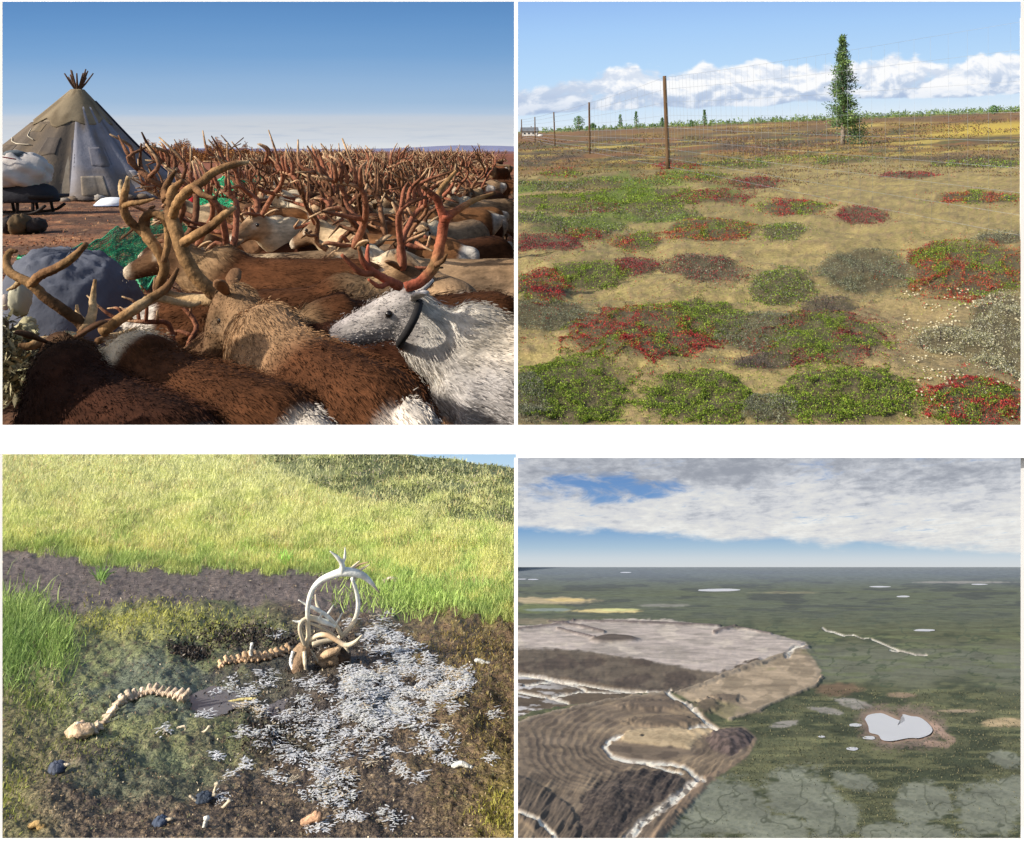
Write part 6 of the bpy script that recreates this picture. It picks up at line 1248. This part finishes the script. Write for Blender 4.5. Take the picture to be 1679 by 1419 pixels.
    mi = M(ISLE, 1.5); c = mixc(c, alb((170, 150, 118), ED), mi); c = mixc(c, alb((146, 126, 98), ED), mi * sstep(.5, .62, n3) * .6); h += M(ISLE, 6) * .01; c = mixc(c, (.03, .028, .025), sstep(4.5, 3, np.hypot(X - 1053, (Yp - 1209) * 2)))
    for l, w_ in TRACK: m = sstep(w_, w_ * .4, dist_line(l, X + jx * .4, Yp + jy * .4)); c = mixc(c, alb((136, 122, 104), ED), m * .8); h += m * .008
    for l, w_ in STREAMS + CREEK:
        w_ = w_ * .68 if w_ > 3 else w_
        d = dist_line(l, X + jx * .5, Yp + jy * .5); m = sstep(w_ * 1.5, w_ * .8, d); c = mixc(c, alb((168, 158, 144), ED), m * .8); sk = sstep(.44, .54, fbm((X + Yp) * .05 + n2 * 3, (Yp - X) * .16, 43) + (.12 if w_ < 5 else 0)); c = mixc(c, alb((206, 194, 178), ED), sstep(w_ * .9, w_ * .5, d) * sk); c = mixc(c, alb((74, 68, 62), ED), sstep(w_ * .9, w_ * .6, d) * (1 - sk) * (.7 if w_ > 5 else 0)); h -= m * .008
    d = dist_line([(1155, 1276), (1190, 1264), (1225, 1238), (1238, 1214)], X, Yp); c = mixc(c, alb((132, 112, 92), ED), sstep(4, 1.5, d) * .7)
    d = dist_line([(1150, 1290), (1118, 1325), (1080, 1372), (1065, 1392)], X + jx * .4, Yp); m = sstep(11, 4, d); c = mixc(c, alb((128, 108, 88), ED), m * .8); h += m * .006
    # pond shore
    sp = sdf_poly(POND, X + jx * .3, Yp + jy * .3); c = mixc(c, alb((126, 108, 96), ED), sstep(22, 4, sp - 8 * sstep(1470, 1560, X) + (n3 - .5) * 26) * .75); c = mixc(c, alb((150, 124, 104), ED), sstep(7, 1, sp) * .6); h -= sstep(6, -3, sp) * .006
    d = dist_line([(1530, 1186), (1548, 1206), (1562, 1214), (1552, 1222), (1520, 1219)], X, Yp); c = mixc(c, alb((164, 136, 118), ED), sstep(7, 3, d) * .7)
    P = P + (h * .42 * np.clip(k / .0016, .35, 1.5))[..., None] * UPD
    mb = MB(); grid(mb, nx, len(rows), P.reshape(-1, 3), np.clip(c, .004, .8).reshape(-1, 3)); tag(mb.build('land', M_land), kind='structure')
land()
M_pond = material('pond_water', (.8, .8, .82), rough=.3, var=.05, scale=4, bump=.0, spec=.5)  # near white base paints the bright sky reflection into the water
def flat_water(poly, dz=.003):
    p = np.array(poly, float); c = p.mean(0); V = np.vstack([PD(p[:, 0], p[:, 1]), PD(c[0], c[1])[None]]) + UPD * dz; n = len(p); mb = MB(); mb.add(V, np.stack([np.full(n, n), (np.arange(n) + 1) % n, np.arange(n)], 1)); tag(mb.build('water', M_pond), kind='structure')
def ell(cx, cy, w_, h_): a = np.linspace(0, 2 * np.pi, 18, endpoint=False); k = .75 + .5 * fbm(np.cos(a) * 2 + cx, np.sin(a) * 2, 3); return np.stack([cx + np.cos(a) * w_ * k, cy + np.sin(a) * h_ * k], 1)
def crom_closed(p, n): p = np.array(p, float); return crom(np.vstack([p, p[:1]]), n)[:-1]
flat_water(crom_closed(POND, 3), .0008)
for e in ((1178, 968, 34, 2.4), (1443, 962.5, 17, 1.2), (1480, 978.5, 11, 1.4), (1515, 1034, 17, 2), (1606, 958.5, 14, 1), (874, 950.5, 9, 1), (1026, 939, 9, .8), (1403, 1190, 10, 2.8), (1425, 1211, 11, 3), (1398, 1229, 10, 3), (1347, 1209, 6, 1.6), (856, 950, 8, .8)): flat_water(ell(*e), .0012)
def low_scrub():
    mb = MB(); n = 24000; px = rng.uniform(1070, 1695, n); py = 1130 + 262 * rng.random(n) ** .8
    ok = (sdf_poly(PIT, px, py) > 8) & (sdf_poly(TERR, px, py) > 4) & (sdf_poly(POND, px, py) > 5) & (sdf_poly(KNOB, px, py) > 4); pad = np.zeros(n)
    for (cx, cy, w_, h_, t) in PADS: pad = np.maximum(pad, sstep(1.05, .85, np.hypot((px - cx) / w_, (py - cy) / h_)))
    ok &= (rng.random(n) > pad * .96); px, py = px[ok], py[ok]; n = len(px); P = PD(px, py); k = P[:, 1] / F; pal = np.array([alb(c, .6) for c in ((62, 66, 50), (50, 54, 42), (82, 84, 62), (96, 92, 70))])
    leaves(mb, P, rng.normal(size=(n, 3)) + UPD * .7, 2.6 * k * rng.uniform(.5, 1.4, n), 1.5 * k, pal[rng.integers(0, 4, n)] * rng.uniform(.7, 1.2, (n, 1)))
    tag(mb.build('scrub', M_leaf_dull), kind='stuff', label='dark green tundra scrub around the pond and the pale ground patches', cat='scrub')
low_scrub()
